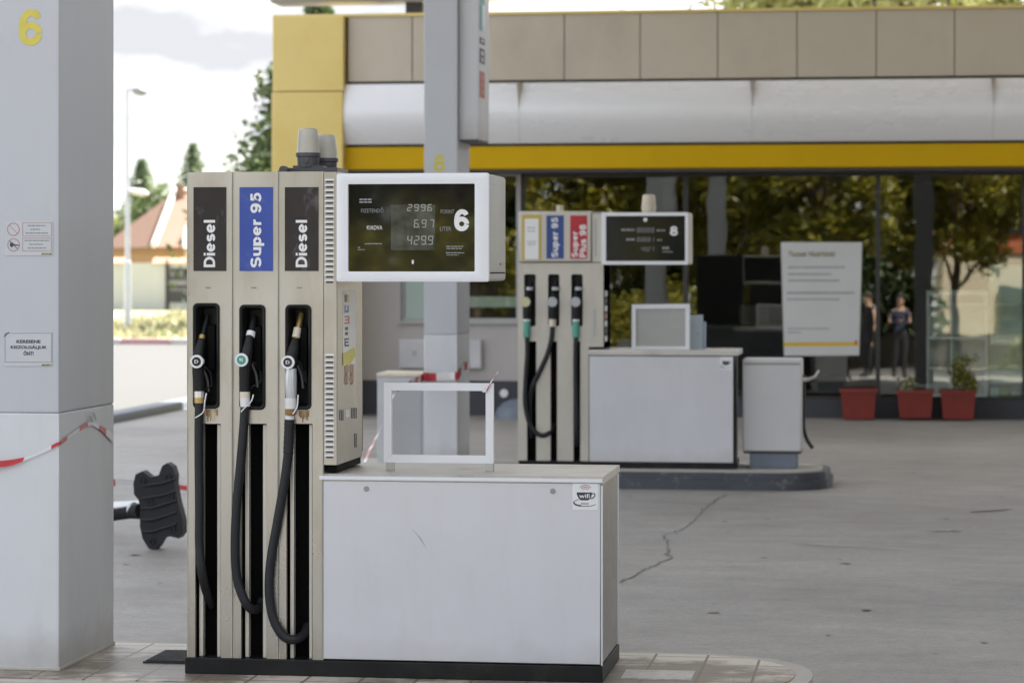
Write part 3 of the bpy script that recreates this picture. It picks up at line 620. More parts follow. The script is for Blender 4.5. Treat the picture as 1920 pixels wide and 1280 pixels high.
# stickers and small vents on the tower's side (the plane x = xt1)
XS = xt1 + 0.0012
def side_box(px0, px1, py0, py1, m, name, par=pump, th=0.001, X=XS):
    y0, y1 = SY(px0, X), SY(px1, X); pm = (px0 + px1) / 2
    b = MB(); b.box(X - 0.001, X + th, y0, y1, SZ(py1, pm, X), SZ(py0, pm, X)); return b.build(name, m, par, smooth=0)
st = side_box(643.5, 666, 545, 684, paper, 'fuel_sticker'); st.data.materials[0] = mat('sticker_white', (0.93, 0.93, 0.93), 0.5); st['label'] = 'peeling white sticker with coloured symbols and a yellow corner'
b = MB(); X = XS + 0.0012
q = [(SY(643.5, X), SZ(662, 643.5, X)), (SY(666, X), SZ(650, 666, X)), (SY(666, X), SZ(668, 666, X)), (SY(655, X), SZ(684, 655, X)), (SY(643.5, X), SZ(684, 643.5, X))]
b.prism(q, X - 0.0004, X + 0.0004, 'x'); b.build('yellow_corner', sticker_yellow, st, smooth=0)
side_box(650, 654, 552, 566, sticker_yellow, 'print', st, 0.0016, XS + 0.0004); side_box(645.5, 650, 552, 566, lettering_dark, 'print', st, 0.0016, XS + 0.0004)
def smark(px0, px1, py0, py1, m, kind):
    b = MB(); X = XS + 0.0014
    def bx(u0, u1, v0, v1):
        a0, a1 = px0 + (px1 - px0) * u0, px0 + (px1 - px0) * u1; c0, c1 = py0 + (py1 - py0) * v0, py0 + (py1 - py0) * v1
        b.box(X - .0003, X + .0003, SY(a0, X), SY(a1, X), SZ(c1, (a0 + a1) / 2, X), SZ(c0, (a0 + a1) / 2, X))
    if kind == 'E': bx(0, .25, 0, 1); bx(.25, 1, 0, .2); bx(.25, .9, .4, .6); bx(.25, 1, .8, 1)
    if kind == '3': bx(.75, 1, 0, 1); bx(0, .75, 0, .2); bx(.2, .75, .4, .6); bx(0, .75, .8, 1)
    if kind == 'u': bx(0, .3, 0, 1); bx(.7, 1, 0, 1); bx(.3, .7, .7, 1)
    if kind == ':': bx(0.1, .9, 0, .38); bx(0.1, .9, .62, 1)
    b.build('print', m, st, smooth=0)
smark(646, 654, 572, 586, label_blue_far, 'u'); smark(646, 655, 592, 607, label_red, '3'); smark(646.5, 653, 613, 628, lettering_dark, ':'); smark(646, 654, 634, 649, lettering_dark, 'E')
for k, px in enumerate((650, 660)):
    for j, py in enumerate((692, 711)):
        Xq = XS + 0.0008; cy, cz = SY(px, Xq), SZ(py, px, Xq); b = MB(); rr = []
        for rad in (0.0185, 0.0135): rr.append([Vector((Xq + 0.0003, cy + math.cos(6.2832 * i / 20) * rad * 1.6, cz + math.sin(6.2832 * i / 20) * rad)) for i in range(20)])
        b.loft([rr[0], rr[1]], False, False)
        b.face([(Xq + .0005, cy - .02, cz + .011), (Xq + .0005, cy - .016, cz + .014), (Xq + .0005, cy + .02, cz - .011), (Xq + .0005, cy + .016, cz - .014)])
        b.build('prohibition_sticker', orange_ring, pump, smooth=0)
for (p0, p1, q0, q1, n) in ((637, 646, 768, 788, 3), (659, 671, 764, 784, 4), (665, 671, 812, 838, 2)):
    for i in range(n):
        pa = p0 + (p1 - p0) * i / n; side_box(pa, pa + 0.8, q0, q1, beacon_base, 'side_vent', pump, 0.0006)
side_box(648, 655, 768, 782, paper, 'tag_sticker')
# display head
YD = Y6 - 0.02
xd0, xd1 = PX(631, YD), PX(916, YD); zd1, zd0 = PZ(325.5, 640, YD), PZ(528, 640, YD)
dep = 0.40
b = MB(); b.box(xd0, xd1, YD + 0.014, YD + dep, zd0 + .001, zd1 - .001, 0.012, 3)
b.build('display_housing', display_side, pump)
sx0, sx1 = PX(652.5, YD), PX(890, YD); sz1, sz0 = PZ(345.5, 660, YD), PZ(509, 660, YD)
b = MB(); b.plate(rrect(xd0, xd1, zd0, zd1, 0.006, 3), [rrect(sx0, sx1, sz0, sz1, 0.003, 2)[::-1]], YD, YD + 0.02); b.bevel(0.003, 2, 60); b.build('display_bezel', white_metal, pump, smooth=30)
b = MB(); b.box(xd1 - .001, xd1 + 0.0015, YD + 0.03, YD + dep - 0.03, PZ(513, 916, YD), PZ(510.5, 916, YD)); b.build('housing_seam', black_deep, pump)
b = MB(); b.box(xd1 - .001, xd1 + 0.001, YD + 0.03, YD + 0.17, PZ(345, 916, YD), PZ(344, 916, YD)); b.build('housing_seam', frame_grey, pump)
b = MB(); b.cyl((xd1 - .001, YD + 0.26, PZ(495, 916, YD)), (xd1 + .002, YD + 0.26, PZ(495, 916, YD)), 0.004); b.build('housing_screw', black_deep, pump)
b = MB(); b.box(sx0 - .003, sx1 + .003, YD + 0.010, YD + 0.013, sz0 - .003, sz1 + .003); scr = b.build('display_screen', glass_black, pump, smooth=0)
YS = YD + 0.0098
b = MB(); x0, z0 = P(733, 469, YS); x1, z1 = P(816, 384, YS); b.box(x0, x1, YS - 0.0006, YS, z0, z1); b.build('lcd_panel', lcd, scr, smooth=0)
YT = YS - 0.0012
def dseg(s, px, py0, py1, dw, pitch): 
    x, z = P(px, py1, YT); seven('digits', s, lcd_digit, scr, x, z, PX(px + dw, YT) - x, PZ(py0, px, YT) - z, YT, PX(px + pitch, YT) - x)
dseg('2996', 763, 383, 396, 9, 12.6); dseg('6.97', 775.5, 411.5, 427, 9, 14.2); dseg('429.9', 762.5, 442, 459, 9.5, 13)
hnum('6', 851.5, 879.5, 392.5, 433.5, scr, YS, lettering_white, 'pump_number')
htext('FIZETENDŐ', 677, 719, 389, 399, scr, YS, lettering_grey, 0.006); htext('KIADVA', 688, 717, 423, 431, scr, YS, lettering_white, 0.006)
htext('FORINT', 826, 852, 393, 401, scr, YS, lettering_grey, 0.006); htext('LITER', 825, 846, 425, 433, scr, YS, lettering_grey, 0.006)
bars('small_print', lettering_grey, scr, [(674, 698, 374, 3), (674, 698, 379, 3), (684, 716, 457, 2), (671, 676, 464, 2), (671, 684, 468, 1.5), (837, 869, 462, 2), (837, 866, 466, 2), (836, 872, 474, 2), (837, 860, 478, 1.5)], YS)
b = MB(); x, z = P(774, 491, YS); b.box(x - 0.0035, x + 0.0035, YS - 0.001, YS, z - 0.007, z + 0.007, 0.002); b.build('screen_mark', lettering_white, scr)
# cabinet
xc0, xc1 = X6(601), X6(1127.5); zc1 = 0.803
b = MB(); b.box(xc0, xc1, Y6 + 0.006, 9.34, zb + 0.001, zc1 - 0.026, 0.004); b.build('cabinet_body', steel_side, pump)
pz0 = Z6(1234, 602); pz1 = Z6(901, 602)
b = MB(); b.box(X6(602.5), X6(1125.5), Y6, Y6 + 0.007, pz0, pz1, 0.002); fp = b.build('front_panel', panel_grey, pump)
b = MB(); lidp = [(Y6 - 0.004, pz1 + 0.004), (Y6 - 0.004, zc1 - 0.010), (Y6 + 0.006, zc1), (9.345, zc1), (9.345, zc1 - 0.024), (Y6 + 0.004, zc1 - 0.024), (Y6 + 0.004, pz1 + .004)]
b.prism(lidp, xc0 - 0.004, xc1 + 0.006, 'x'); b.bevel(0.0015, 2); b.build('cabinet_lid', lid_steel, pump)
b = MB(); b.box(xc0 - .003, xc1 + .004, Y6 - .0065, Y6 - .0042, pz1 + .005, zc1 - .007, .001); b.build('lid_lip', white_metal, pump)
b = MB(); b.box(xc1 - 0.001, xc1 + 0.004, Y6 + 0.002, Y6 + 0.010, zb, zc1 - 0.03, 0.001); b.build('corner_strip', white_metal, pump)
b = MB(); b.box(xc1 - .001, xc1 + .004, 9.325, 9.343, zb, zc1 - .03, .001); b.build('corner_strip', white_metal, pump)
for px, py in ((687, 916), (1036.5, 920.5)):
    x, z = X6(px), Z6(py, px); b = MB(); b.disc((x, z), 0.0095, Y6 - 0.002, Y6 + 0.002); b.ring((x, z), 0.0045, 0.0075, Y6 - 0.004, Y6 - 0.001)
    b.build('lock', mat('lock_metal', (0.38, 0.38, 0.38), 0.4, 0.6), pump)
b = MB()
for (a, c) in (((774, 992), (800, 1028)),):
    A, B_ = V3(*a, Y6 - 0.0006), V3(*c, Y6 - 0.0006); m_ = (A + B_) / 2 + Vector((0.003, 0, 0.001)); b.tube([A, m_, B_], [0.0003, 0.0011, 0.0002], 5)
b.build('scratch', scratch_m, fp)
# wifi sticker
def wifi(px0, px1, py0, py1, Y, par, small=False):
    x0, z0 = P(px0, py1, Y); x1, z1 = P(px1, py0, Y); W, H = x1 - x0, z1 - z0
    b = MB(); b.box(x0, x1, Y - 0.0006, Y, z0, z1); s = b.build('wifi_sticker', paper, par, smooth=0)
    u = lambda a: x0 + W * a
    v = lambda a: z0 + H * a
    y = Y - 0.001
    b = MB()
    cup = [(.16, .66), (.76, .66), (.74, .52), (.66, .40), (.60, .36), (.32, .36), (.25, .42), (.18, .54)]
    b.prism([(u(a), v(c)) for a, c in cup], y, y + 0.0004)
    b.tube([Vector((u(.74), y, v(.62))), Vector((u(.86), y, v(.62))), Vector((u(.88), y, v(.54))), Vector((u(.80), y, v(.45))), Vector((u(.68), y, v(.43)))], W * 0.022, 6)
    sp = spline([(u(.24), y, v(.40)), (u(.06), y, v(.31)), (u(.12), y, v(.20)), (u(.45), y, v(.14)), (u(.75), y, v(.16)), (u(.90), y, v(.22))], 5)
    b.tube(sp, [W * (0.03 if 5 < i < 14 else 0.012) for i in range(len(sp))], 6)
    b.build('cup_emblem', lettering_dark, s, smooth=0)
    if not small:
        text('lettering', 'wifi', lettering_white, s, (u(.26), y - 0.0003, v(.44)), FX, FZ, W * .42, H * .17, 0.02, 0.0003)
        text('lettering', 'FREE', lettering_grey, s, (u(.34), y, v(.20)), FX, FZ, W * .3, H * .07, 0.01, 0.0003)
        for r, m_ in ((.10, lettering_grey), (.17, red_print), (.24, pink_ring)):
            b = MB(); c = (u(.5), v(.70)); k = 14
            A = [R(35 + 110 * i / k) for i in range(k + 1)]
            b.tube([(c[0] + W * r * 1.1 * math.cos(a), y, c[1] + H * r * math.sin(a)) for a in A], W * 0.014, 6); b.build('wave_emblem', m_, s)
    return s
wifi(1073.5, 1121.5, 906, 955, Y6 - 0.0005, pump)
# beacons on top of the pump
def beacon(px0, px1, py_t, py_m, py_b, Y, par, capm=beacon_cap, basem=beacon_base):
    cx = PX((px0 + px1) / 2, Y); r = (PX(px1, Y) - PX(px0, Y)) / 2; zt_, zm, zb_ = (PZ(q, (px0 + px1) / 2, Y) for q in (py_t, py_m, py_b))
    b = MB(); b.lathe([(r * .86, 0), (r * .9, (zm - zb_) * .7), (r, (zm - zb_) * .75), (r, zm - zb_)], (cx, Y, zb_)); b.cyl((cx, Y - r * .8, (zm + zb_) / 2), (cx, Y - r * 1.02, (zm + zb_) / 2), r * .24)
    b.lathe([(r * .5, -0.04), (r * .5, 0.002)], (cx, Y, zb_))
    o = b.build('beacon', basem, par)
    h = zt_ - zm
    b = MB(); b.lathe([(r * .93, 0), (r * .86, h * .5), (r * .80, h * .86), (r * .74, h * .95), (r * .55, h)], (cx, Y, zm)); b.build('beacon_lens', capm, o)
    return o
beacon(555, 601, 241, 287, 314, 8.98, pump); beacon(588, 634, 253, 297, 322, 9.08, pump)
b = MB(); x, z = P(582, 312, 8.98); b.box(x - 0.055, x + 0.05, 8.95, 9.05, z - 0.012, z + 0.002, 0.002); b.cyl((PX(533, 8.9), 8.88, PZ(319, 533, 8.9)), (PX(533, 8.9), 8.92, PZ(319, 533, 8.9)), 0.014)
b.box(PX(545, 9.0), PX(640, 9.0), 8.93, 9.12, zt - 0.001, PZ(316, 580, 9.0), 0.002); b.box(PX(524, 8.92), PX(541, 8.92), 8.89, 8.93, zt - .001, zt + .006)
b.build('roof_bracket', beacon_base, pump)

# ------------------------------------------------------------------ nozzles of the near pump
def pv(l, Y): return [V3(p[0], p[1], Y + (p[2] if len(p) > 2 else 0)) for p in l]
def nozzle(label, chain, radii, spout, sp_r, spm, ring, ringm, badge, bm_, collars, hose, hr, Y, group, bodym=black_plastic, grip=None, sleeve=None, br=0.0225, tie=None, guard=True, letter=None):
    o0 = V3(chain[-1][0], chain[-1][1], Y)
    t = thing('fuel_nozzle', o0, label, 'fuel nozzle', group)
    sp = spline(pv(chain, Y), 5); n = len(sp) - 1; k = len(radii) - 1
    rr = []
    for i in range(n + 1):
        f = i / n * k; j = min(int(f), k - 1); rr.append(radii[j] + (radii[j + 1] - radii[j]) * (f - j))
    b = MB(); b.tube(sp, rr, 20); b.build('nozzle_body', bodym, t)
    if grip: b = MB(); g = spline(pv(grip[0], Y), 4); b.tube(g, [grip[1] * (0.82 + 0.18 * math.sin(3.14 * i / (len(g) - 1))) for i in range(len(g))], 14); b.build('grip', grip_silver, t)
    b = MB(); b.tube(pv(spout, Y), sp_r, 20); b.build('spout', spm, t)
    if ring: A, B_ = pv(ring, Y); b = MB(); b.cyl(A, B_, sp_r * 1.35, sp_r * 1.35, 14); b.build('spout_ring', ringm, t)
    x, z = P(*badge, Y - 0.03)
    b = MB(); b.cyl((x + .004, Y, z), (x, Y - 0.027, z), br * .7); b.disc((x, z), br, Y - 0.034, Y - 0.026); b.bevel(0.0015, 2, 60); bo = b.build('badge', paper if bm_[0] is None else bm_[0], t)
    if bm_[1]:
        b = MB(); b.disc((x, z), br * .68, Y - 0.0355, Y - 0.033); b.build('badge_disc', bm_[1], bo)
        if letter: text('lettering', letter, lettering_white, bo, (x - br * .3, Y - 0.0358, z - br * .26), FX, FZ, br * .6, br * .52, 0.03, 0.0004)
    for a, c, r, m_ in collars: b = MB(); b.cyl(*pv([a, c], Y), r, r, 18); b.bevel(0.0012, 2, 60); b.build('collar', m_, t)
    if sleeve:
        g = spline(pv(sleeve[0], Y), 8); b = MB(); b.tube(g, [sleeve[1] * (1.0 if i % 2 else 0.93) for i in range(len(g))], 20); b.build('bend_sleeve', rubber, t)
    b = MB(); b.tube(spline(pv(hose, Y), 7), hr, 20); b.build('hose', rubber, t)
    if guard:
        cx, cy = chain[1]; e = chain[-1]
        g = spline(pv([(cx + 8, cy + 18, .03), (cx + 22, cy + 30, .04), (cx + 25, cy + 55, .04), (e[0] + 16, e[1] - 12, .03), (e[0] + 6, e[1] - 4, .01)], Y), 5)
        b = MB(); b.tube(g, 0.005, 8); b.build('trigger_guard', black_plastic, t)
        g = spline(pv([(cx + 8, cy + 22, .02), (cx + 16, cy + 42, .03), (cx + 19, cy + 66, .03)], Y), 4); b = MB(); b.tube(g, 0.005, 8); b.build('trigger', beacon_base, t)
    if tie: b = MB(); b.tube(spline(pv(tie, Y), 5), 0.0024, 6); b.build('wire_tie', tape_white, t)
    return t
YN = Y6 - 0.012
g6 = 'nozzles hanging on the near pump'
nozzle('black nozzle with a black-centred badge and brass collar, below the left Diesel label', [(378, 636, .02), (372, 668), (372, 700), (374, 738)], [0.013, 0.019, 0.0205, 0.0175],
       [(389, 592, .07), (383, 615, .05), (377, 640, .02)], 0.0085, rubber, [(379, 629, .03), (377.5, 637, .022)], brass, (369, 677.5), (None, label_black),
       [((374, 733), (374, 745), 0.0185, chrome), ((374, 745), (374, 755), 0.0175, brass)],
       [(374, 753), (373, 800), (373, 860), (374, 950), (374, 1020), (379, 1075), (389, 1115, .05), (396, 1135, .085)], 0.0152, YN, g6, tie=[(387, 737, -.01), (384, 752, -.02), (381, 772, -.02), (366, 783, -.02)], letter='D')
nozzle('black nozzle with a green badge and white collar, below the blue Super 95 label', [(468.5, 630, .02), (464, 660), (459, 692), (459, 736)], [0.013, 0.0185, 0.0195, 0.0165],
       [(476, 595, .07), (472, 615, .04), (468, 634, .02)], 0.0115, rubber, [(471, 622, .03), (469, 632, .022)], paper, (453, 674.5), (None, green_badge),
       [((459, 734), (459, 745), 0.0175, cream_plastic), ((459, 745), (460, 762), 0.0172, tape_white)],
       [(459.5, 760), (457, 800), (452, 860), (443, 960), (441, 1040), (446, 1090), (460, 1128), (474, 1142, .02), (486, 1138, .06), (490, 1125, .085)], 0.0155, YN, g6, tie=[(475, 740, -.01), (471, 752, -.02), (459, 764, -.025), (452, 772, -.02)], letter='95')
nozzle('nozzle with a black badge and bare silver grip, below the right Diesel label', [(554, 636, .02), (549, 662), (545, 690)], [0.013, 0.0195, 0.0185],
       [(565, 588, .07), (561, 606, .05), (554, 638, .02)], 0.010, brass, [(558, 615, .035), (554.5, 633, .024)], cream_plastic, (540, 679), (None, label_black),
       [((545, 746), (545, 766), 0.0205, tape_white), ((545, 766), (544, 777), 0.0180, rust), ((543, 779), (543, 787), 0.0150, tape_white)],
       [(541, 845), (534, 900), (520, 980), (508, 1050), (505, 1110), (513, 1160), (532, 1192), (553, 1198, .01), (570, 1188, .05), (576, 1172, .085)], 0.0158, YN, g6,
       grip=([(546, 690), (545, 715), (546, 747)], 0.0215), sleeve=([(543, 786), (542, 815), (540.5, 850)], 0.0180), tie=[(559, 740, -.01), (557, 762, -.02), (549, 776, -.025)], letter='D')

# ------------------------------------------------------------------ empty white frame on the cabinet
YF = 9.0
fr = thing('empty_frame', (PX(823, YF), YF, zc1), 'empty white metal frame standing on two feet on the near cabinet', 'frame')
ax0, ax1 = PX(720.5, YF), PX(925.5, YF); az1, az0 = PZ(717, 720, YF), PZ(866, 720, YF)
b = MB(); t_ = 0.026
def mitre(p, q, r, s): b.prism([p, q, r, s], YF - 0.010, YF + 0.012)
mitre((ax0, az1), (ax1, az1), (ax1 - t_, az1 - t_), (ax0 + t_, az1 - t_)); b.bevel(0.004, 2); b.build('rail', white_metal, fr)
b = MB(); mitre((ax0, az0), (ax0 + t_, az0 + t_), (ax1 - t_, az0 + t_), (ax1, az0))
b.bevel(0.004, 2); b.build('rail', white_metal, fr)
b = MB(); mitre((ax0, az0 + .0006), (ax0, az1 - .0006), (ax0 + t_, az1 - t_ - .0006), (ax0 + t_, az0 + t_ + .0006)); b.bevel(0.004, 2); b.build('stile', white_metal, fr)
b = MB(); mitre((ax1, az0 + .0006), (ax1 - t_, az0 + t_ + .0006), (ax1 - t_, az1 - t_ - .0006), (ax1, az1 - .0006)); b.bevel(0.004, 2); b.build('stile', white_metal, fr)
for px in (732, 918):
    b = MB(); x = PX(px, YF); b.box(x - 0.014, x + 0.014, YF - 0.008, YF + 0.010, zc1, az0 + 0.001, 0.002); b.build('foot', display_side, fr)

# ================================================================== CANOPY COLUMNS
def column(px0, px1, px2, Y0, dep, zsplit, top, label, group='canopy columns', num=None, x0=None):
    x0_ = PX(px0, Y0) if x0 is None else x0; x1_ = PX(px1, Y0)
    t = thing('canopy_column', ((x0_ + x1_) / 2, Y0 + dep / 2, IZ), label, 'column', group)
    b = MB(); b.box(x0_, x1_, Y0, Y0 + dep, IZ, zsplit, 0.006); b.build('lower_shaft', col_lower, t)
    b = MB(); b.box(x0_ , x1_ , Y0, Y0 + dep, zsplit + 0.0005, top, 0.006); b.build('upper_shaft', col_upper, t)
    b = MB(); b.box(x0_ - .004, x1_ + .004, Y0 - .004, Y0 + dep + .004, IZ, IZ + 0.012, 0.003); b.build('grout_bead', concrete, t)
    if num: hnum(num[0], *num[1:], t, Y0 - 0.0008, number_yellow, 'number', .19)
    return t
CZ = 6.5
c6x1 = PX(111, 8.80)
colA = column(0, 111, 213, 8.80, 0.645, 1.0, CZ, 'grey-white column with a yellow 6 and two notices at the left', num=('6', 35, 79, 18, 86), x0=c6x1 - 0.236)
colB = column(795, 857.5, 880, 18.19, 0.54, 1.03, CZ, 'grey-white column with a yellow 8 standing behind the empty frame', num=('8', 813, 834.5, 290, 322))
t = thing('canopy_column', (0.49, 6.3, 0), 'grey column at the canopy edge mirrored in the shop window', 'column', 'canopy columns')
b = MB(); b.box(0.34, 0.64, 6.05, 6.55, 0, CZ, 0.006); b.build('shaft', mat('column_shade_paint', (0.16, 0.16, 0.17), 0.5), t)  # shaft coloured dark to carry the backlit shade of its mirror image
# canopy
cn = thing('canopy', (1, 16, CZ), 'flat white canopy roof over the pump lanes', 'canopy')
b = MB(); b.box(-4.7, 7.8, 6.0, 28.6, CZ + 0.002, CZ + 0.5, 0.02); b.build('roof_slab', canopy_white, cn)
b = MB(); b.box(-4.8, 7.9, 5.9, 5.998, CZ - 0.05, CZ + 0.75); b.box(-4.8, 7.9, 28.602, 28.7, CZ - 0.05, CZ + 0.75); b.box(-4.8, -4.702, 6.0, 28.6, CZ - 0.05, CZ + 0.75); b.build('edge_band', yellow_wall, cn)

# unseen block added on the right to shade the faces turned that way
wh = thing('shade_block', (12, 12, 0), 'long dark grey block added unseen at the right to shade the forecourt', 'shade block')
shade_block_m = mat('shade_block_wall', (0.28, 0.265, 0.25), 0.7)
b = MB(); b.box(8, 17, -3, 26, 0, 4.8); b.build('wall', shade_block_m, wh)
b = MB(); b.box(7.85, 17.1, -3.1, 26.1, 4.801, 5.3); b.build('roof_edge', dark_trim, wh)
for i in range(5): b = MB(); b.box(7.95, 8.0 - .001, -1 + i * 5.2, 2.4 + i * 5.2, 0.02, 3.2); b.build('shade_block_door', wall_base, wh)
# sign box projecting from the far column
xq0 = PX(860, 18.25); xq1 = PX(897, 18.25)
sg = thing('projecting_sign', ((xq0 + xq1) / 2, 18.5, PZ(264, 880, 18.25)), 'tall pale sign box with coloured letters fixed to the side of column 8', 'sign')
zq0 = PZ(262, 880, 18.25)
b = MB(); b.box(xq0 + 0.002, xq1, 18.25, 18.74, zq0, 4.4, 0.008); b.build('sign_box', col_lower, sg)
b = MB(); b.box(xq0 + 0.006, xq1 - .004, 18.26, 18.73, zq0 - 0.012, zq0 - .0005); b.build('underside', frame_dark, sg)
XQ = xq1 + 0.001
def qmark(pa, pb, y0, y1, m, name='lettering'):
    b = MB(); b.box(XQ - .001, XQ + .002, SY(pa, XQ), SY(pb, XQ), SZ(y1, (pa + pb) / 2, XQ), SZ(y0, (pa + pb) / 2, XQ)); b.build(name, m, sg, smooth=0)
qmark(900, 908, -60, 8, teal_print, 'emblem'); qmark(899, 904, 8, 58, teal_print, 'emblem'); qmark(904, 908.5, 12, 50, paper, 'emblem')
for (y0, y1, m_) in ((72, 84, lettering_dark), (92, 120, lettering_dark), (135, 184, brick_red)):
    qmark(899.5, 908.5, y0, y1, m_)
for (a, c, y0, y1) in ((902, 906, 75, 80), (902, 906, 97, 104), (902.5, 905.5, 109, 116), (902, 906, 141, 150), (902, 906, 156, 163), (902, 906, 169, 178)):
    b = MB(); b.box(XQ + .0015, XQ + .003, SY(a, XQ), SY(c, XQ), SZ(y1, (a + c) / 2, XQ), SZ(y0, (a + c) / 2, XQ)); b.build('lettering', col_lower if y0 < 130 else pink_ring, sg, smooth=0)

# notices on column 6
def notice(px0, px1, py0, py1, label):
    Y = 8.7985; x0, x1 = PX(px0, Y), PX(px1, Y); z1, z0 = PZ(py0, 50, Y), PZ(py1, 50, Y)
    t = thing('notice', ((x0 + x1) / 2, Y, z0), label, 'notice', 'notices on the near column')
    b = MB(); b.box(x0, x1, Y - 0.001, Y + 0.001, z0, z1); b.build('sheet', mat('notice_film', (0.55, 0.57, 0.60), 0.35), t)
    return t
YNt = 8.7972
t = notice(9, 99, 415, 479, 'small notice with two round prohibition signs beside boxed text on column 6')
for j, (px, py) in enumerate(((25, 430), (25.5, 459))):
    x, z = P(px, py, YNt); b = MB(); b.ring((x, z), 0.0195, 0.0225, YNt - .0004, YNt); b.build('prohibition_ring', pink_ring, t)
    b = MB(); dd = 0.014; b.prism([(x - dd - .0015, z + dd), (x - dd + .0015, z + dd), (x + dd + .0015, z - dd), (x + dd - .0015, z - dd)], YNt - .0004, YNt)
    if j: b.prism([(x - .013, z + .006), (x - .004, z + .008), (x + .002, z + .002), (x + .02, z), (x + .02, z - .003), (x, z - .003), (x - .006, z - .009), (x - .013, z - .004)], YNt - .0006, YNt - .0001)
    b.build('pictogram', lettering_dark if j else pink_ring, t, smooth=0)
for (a, c, y0, y1) in ((42, 97, 417, 443), (42, 97, 446, 471)):
    b = MB(); b.plate([P(a, y1, YNt), P(c, y1, YNt), P(c, y0, YNt), P(a, y0, YNt)], [[P(a + 1, y0 + 1, YNt), P(c - 1, y0 + 1, YNt), P(c - 1, y1 - 1, YNt), P(a + 1, y1 - 1, YNt)]], YNt - .0003, YNt); b.build('border', pink_ring, t, smooth=0)
bars('small_print', lettering_grey, t, [(52, 86, 423, 2), (57, 75, 430, 2), (48, 90, 437, 2), (46, 92, 451, 2), (55, 80, 458, 2), (52, 88, 465, 2)], YNt)
bars('small_print', lettering_olive, t, [(78, 97, 476, 3)], YNt)
t = notice(8, 98, 622, 686, 'small notice with three lines of bold capitals on column 6')
b = MB(); b.plate([P(9, 679, YNt), P(97, 679, YNt), P(97, 624, YNt), P(9, 624, YNt)], [[P(10, 625, YNt), P(96, 625, YNt), P(96, 678, YNt), P(10, 678, YNt)]], YNt - .0003, YNt); b.build('border', lettering_grey, t, smooth=0)
htext('KERESENE', 31, 76, 637, 643, t, YNt, lettering_dark, 0.03); htext('KISZOLGÁLJUK', 20, 88, 646.5, 655, t, YNt, lettering_dark, 0.03); htext('ÖNT!', 44, 63, 657.5, 666, t, YNt, lettering_dark, 0.03)
bars('small_print', lettering_olive, t, [(78, 96, 684, 3)], YNt)
b = MB(); b.tube([V3(8, 631, YNt), V3(12, 626, YNt), V3(17, 623, YNt)], 0.002, 6); b.build('torn_corner', lettering_dark, t)

# ================================================================== FAR PUMP
Y8 = 18.19
def X8(px): return PX(px, Y8)
def Z8(py, px=1100): return PZ(py, px, Y8)
p8 = thing('fuel_pump', (X8(1170), 18.45, IZ), 'beige fuel pump with blue and red labels on the far island, 8 on its screen', 'fuel pump', 'fuel pumps')
zb8 = Z8(864, 1100)
b = MB(); b.box(X8(972), X8(1378), Y8 + 0.012, 18.72, IZ, zb8 - .001); b.build('plinth', plinth_black, p8)
beige = mat('beige_paint', (0.58, 0.545, 0.48), 0.4, 0.2, 0.04, 3, dirt=(0.40, 0.35, 0.28), dirt_amt=0.4, dirt_scale=4, dirt_lo=0.5, dirt_hi=0.8, dirt_stretch=(3, 3, .6))
slots8 = [(982.5, 1004.5), (1027.5, 1049), (1071, 1092.5)]
chan8 = [(988, 1005.5), (1032, 1044.5), (1075, 1088)]
outer = []; z0, z1 = zb8, Z8(493)
low = [(X8(971), z0)]
for a, c in chan8: low += [(X8(a), z0), (X8(a), Z8(640)), (X8(c), Z8(640)), (X8(c), z0)]
low += [(X8(1103.5), z0), (X8(1103.5), Z8(650)), (X8(1131), Z8(650)), (X8(1131), z1), (X8(971), z1)]
holes = [rrect(X8(a), X8(c), Z8(612), Z8(514), 0.015)[::-1] for a, c in slots8]
b = MB(); b.plate(low, holes, Y8, Y8 + 0.02); b.build('column_panel', beige, p8, smooth=0)
b = MB(); b.box(X8(971), X8(1103), Y8 + 0.10, Y8 + 0.45, zb8, Z8(397)); b.box(X8(1103), X8(1131), Y8 + 0.03, Y8 + 0.45, Z8(650), Z8(397)); b.box(X8(1131) - .004, X8(1131), Y8 + .021, Y8 + .45, Z8(650), Z8(493)); b.box(X8(971), X8(971) + .004, Y8 + .021, Y8 + .45, zb8, Z8(493)); b.build('body', steel_side, p8, smooth=0)
b = MB(); b.box(X8(973), X8(1109), Y8 - 0.02, Y8 + 0.44, Z8(491), Z8(396), 0.012); b.build('head', beige, p8)
b = MB(); b.box(X8(1110), X8(1130), Y8 - 0.004, Y8 + 0.44, Z8(492), Z8(401), 0.006); b.build('side_head', beige, p8)
b = MB(); b.box(X8(1115), X8(1119), Y8 - 0.0055, Y8 - .003, Z8(480), Z8(410)); b.build('vent_strip', frame_grey, p8)
b = MB(); b.box(X8(1113), X8(1117), Y8 - 0.0015, Y8 + .001, Z8(630), Z8(580)); b.build('vent_strip', frame_grey, p8)
for (a, c), (d, e) in zip(slots8, chan8):
    b = MB(); b.box(X8(a) - .004, X8(c) + .004, Y8 + 0.06, Y8 + 0.065, Z8(613), Z8(513)); 
    b.ring((0, 0), 0.001, 0.002, Y8 + .061, Y8 + .062, 4) if False else None
    b.build('holster', black_plastic, p8)
    b = MB(); b.box(X8(d) - .004, X8(e) + .004, Y8 + 0.07, Y8 + 0.075, zb8, Z8(638)); b.build('hose_channel', black_deep, p8)
Yl8 = Y8 - 0.022
o = label_plate(979, 1015, 403, 487, label_yellow, Y=Yl8, par=p8); o['label'] = 'yellow label covered by a white paper'
b = MB(); b.box(PX(984, Yl8), PX(1010, Yl8), Yl8 - 0.003, Yl8 - .001, PZ(486, 1000, Yl8), PZ(410, 1000, Yl8)); b.build('paper_sheet', paper, o)
bars('small_print', lettering_grey, o, [(989, 1004, 427, 1.5), (989, 1003, 433, 1.5), (988, 1005, 453, 1.5), (989, 1004, 458, 1.5)], Yl8 - .0032)
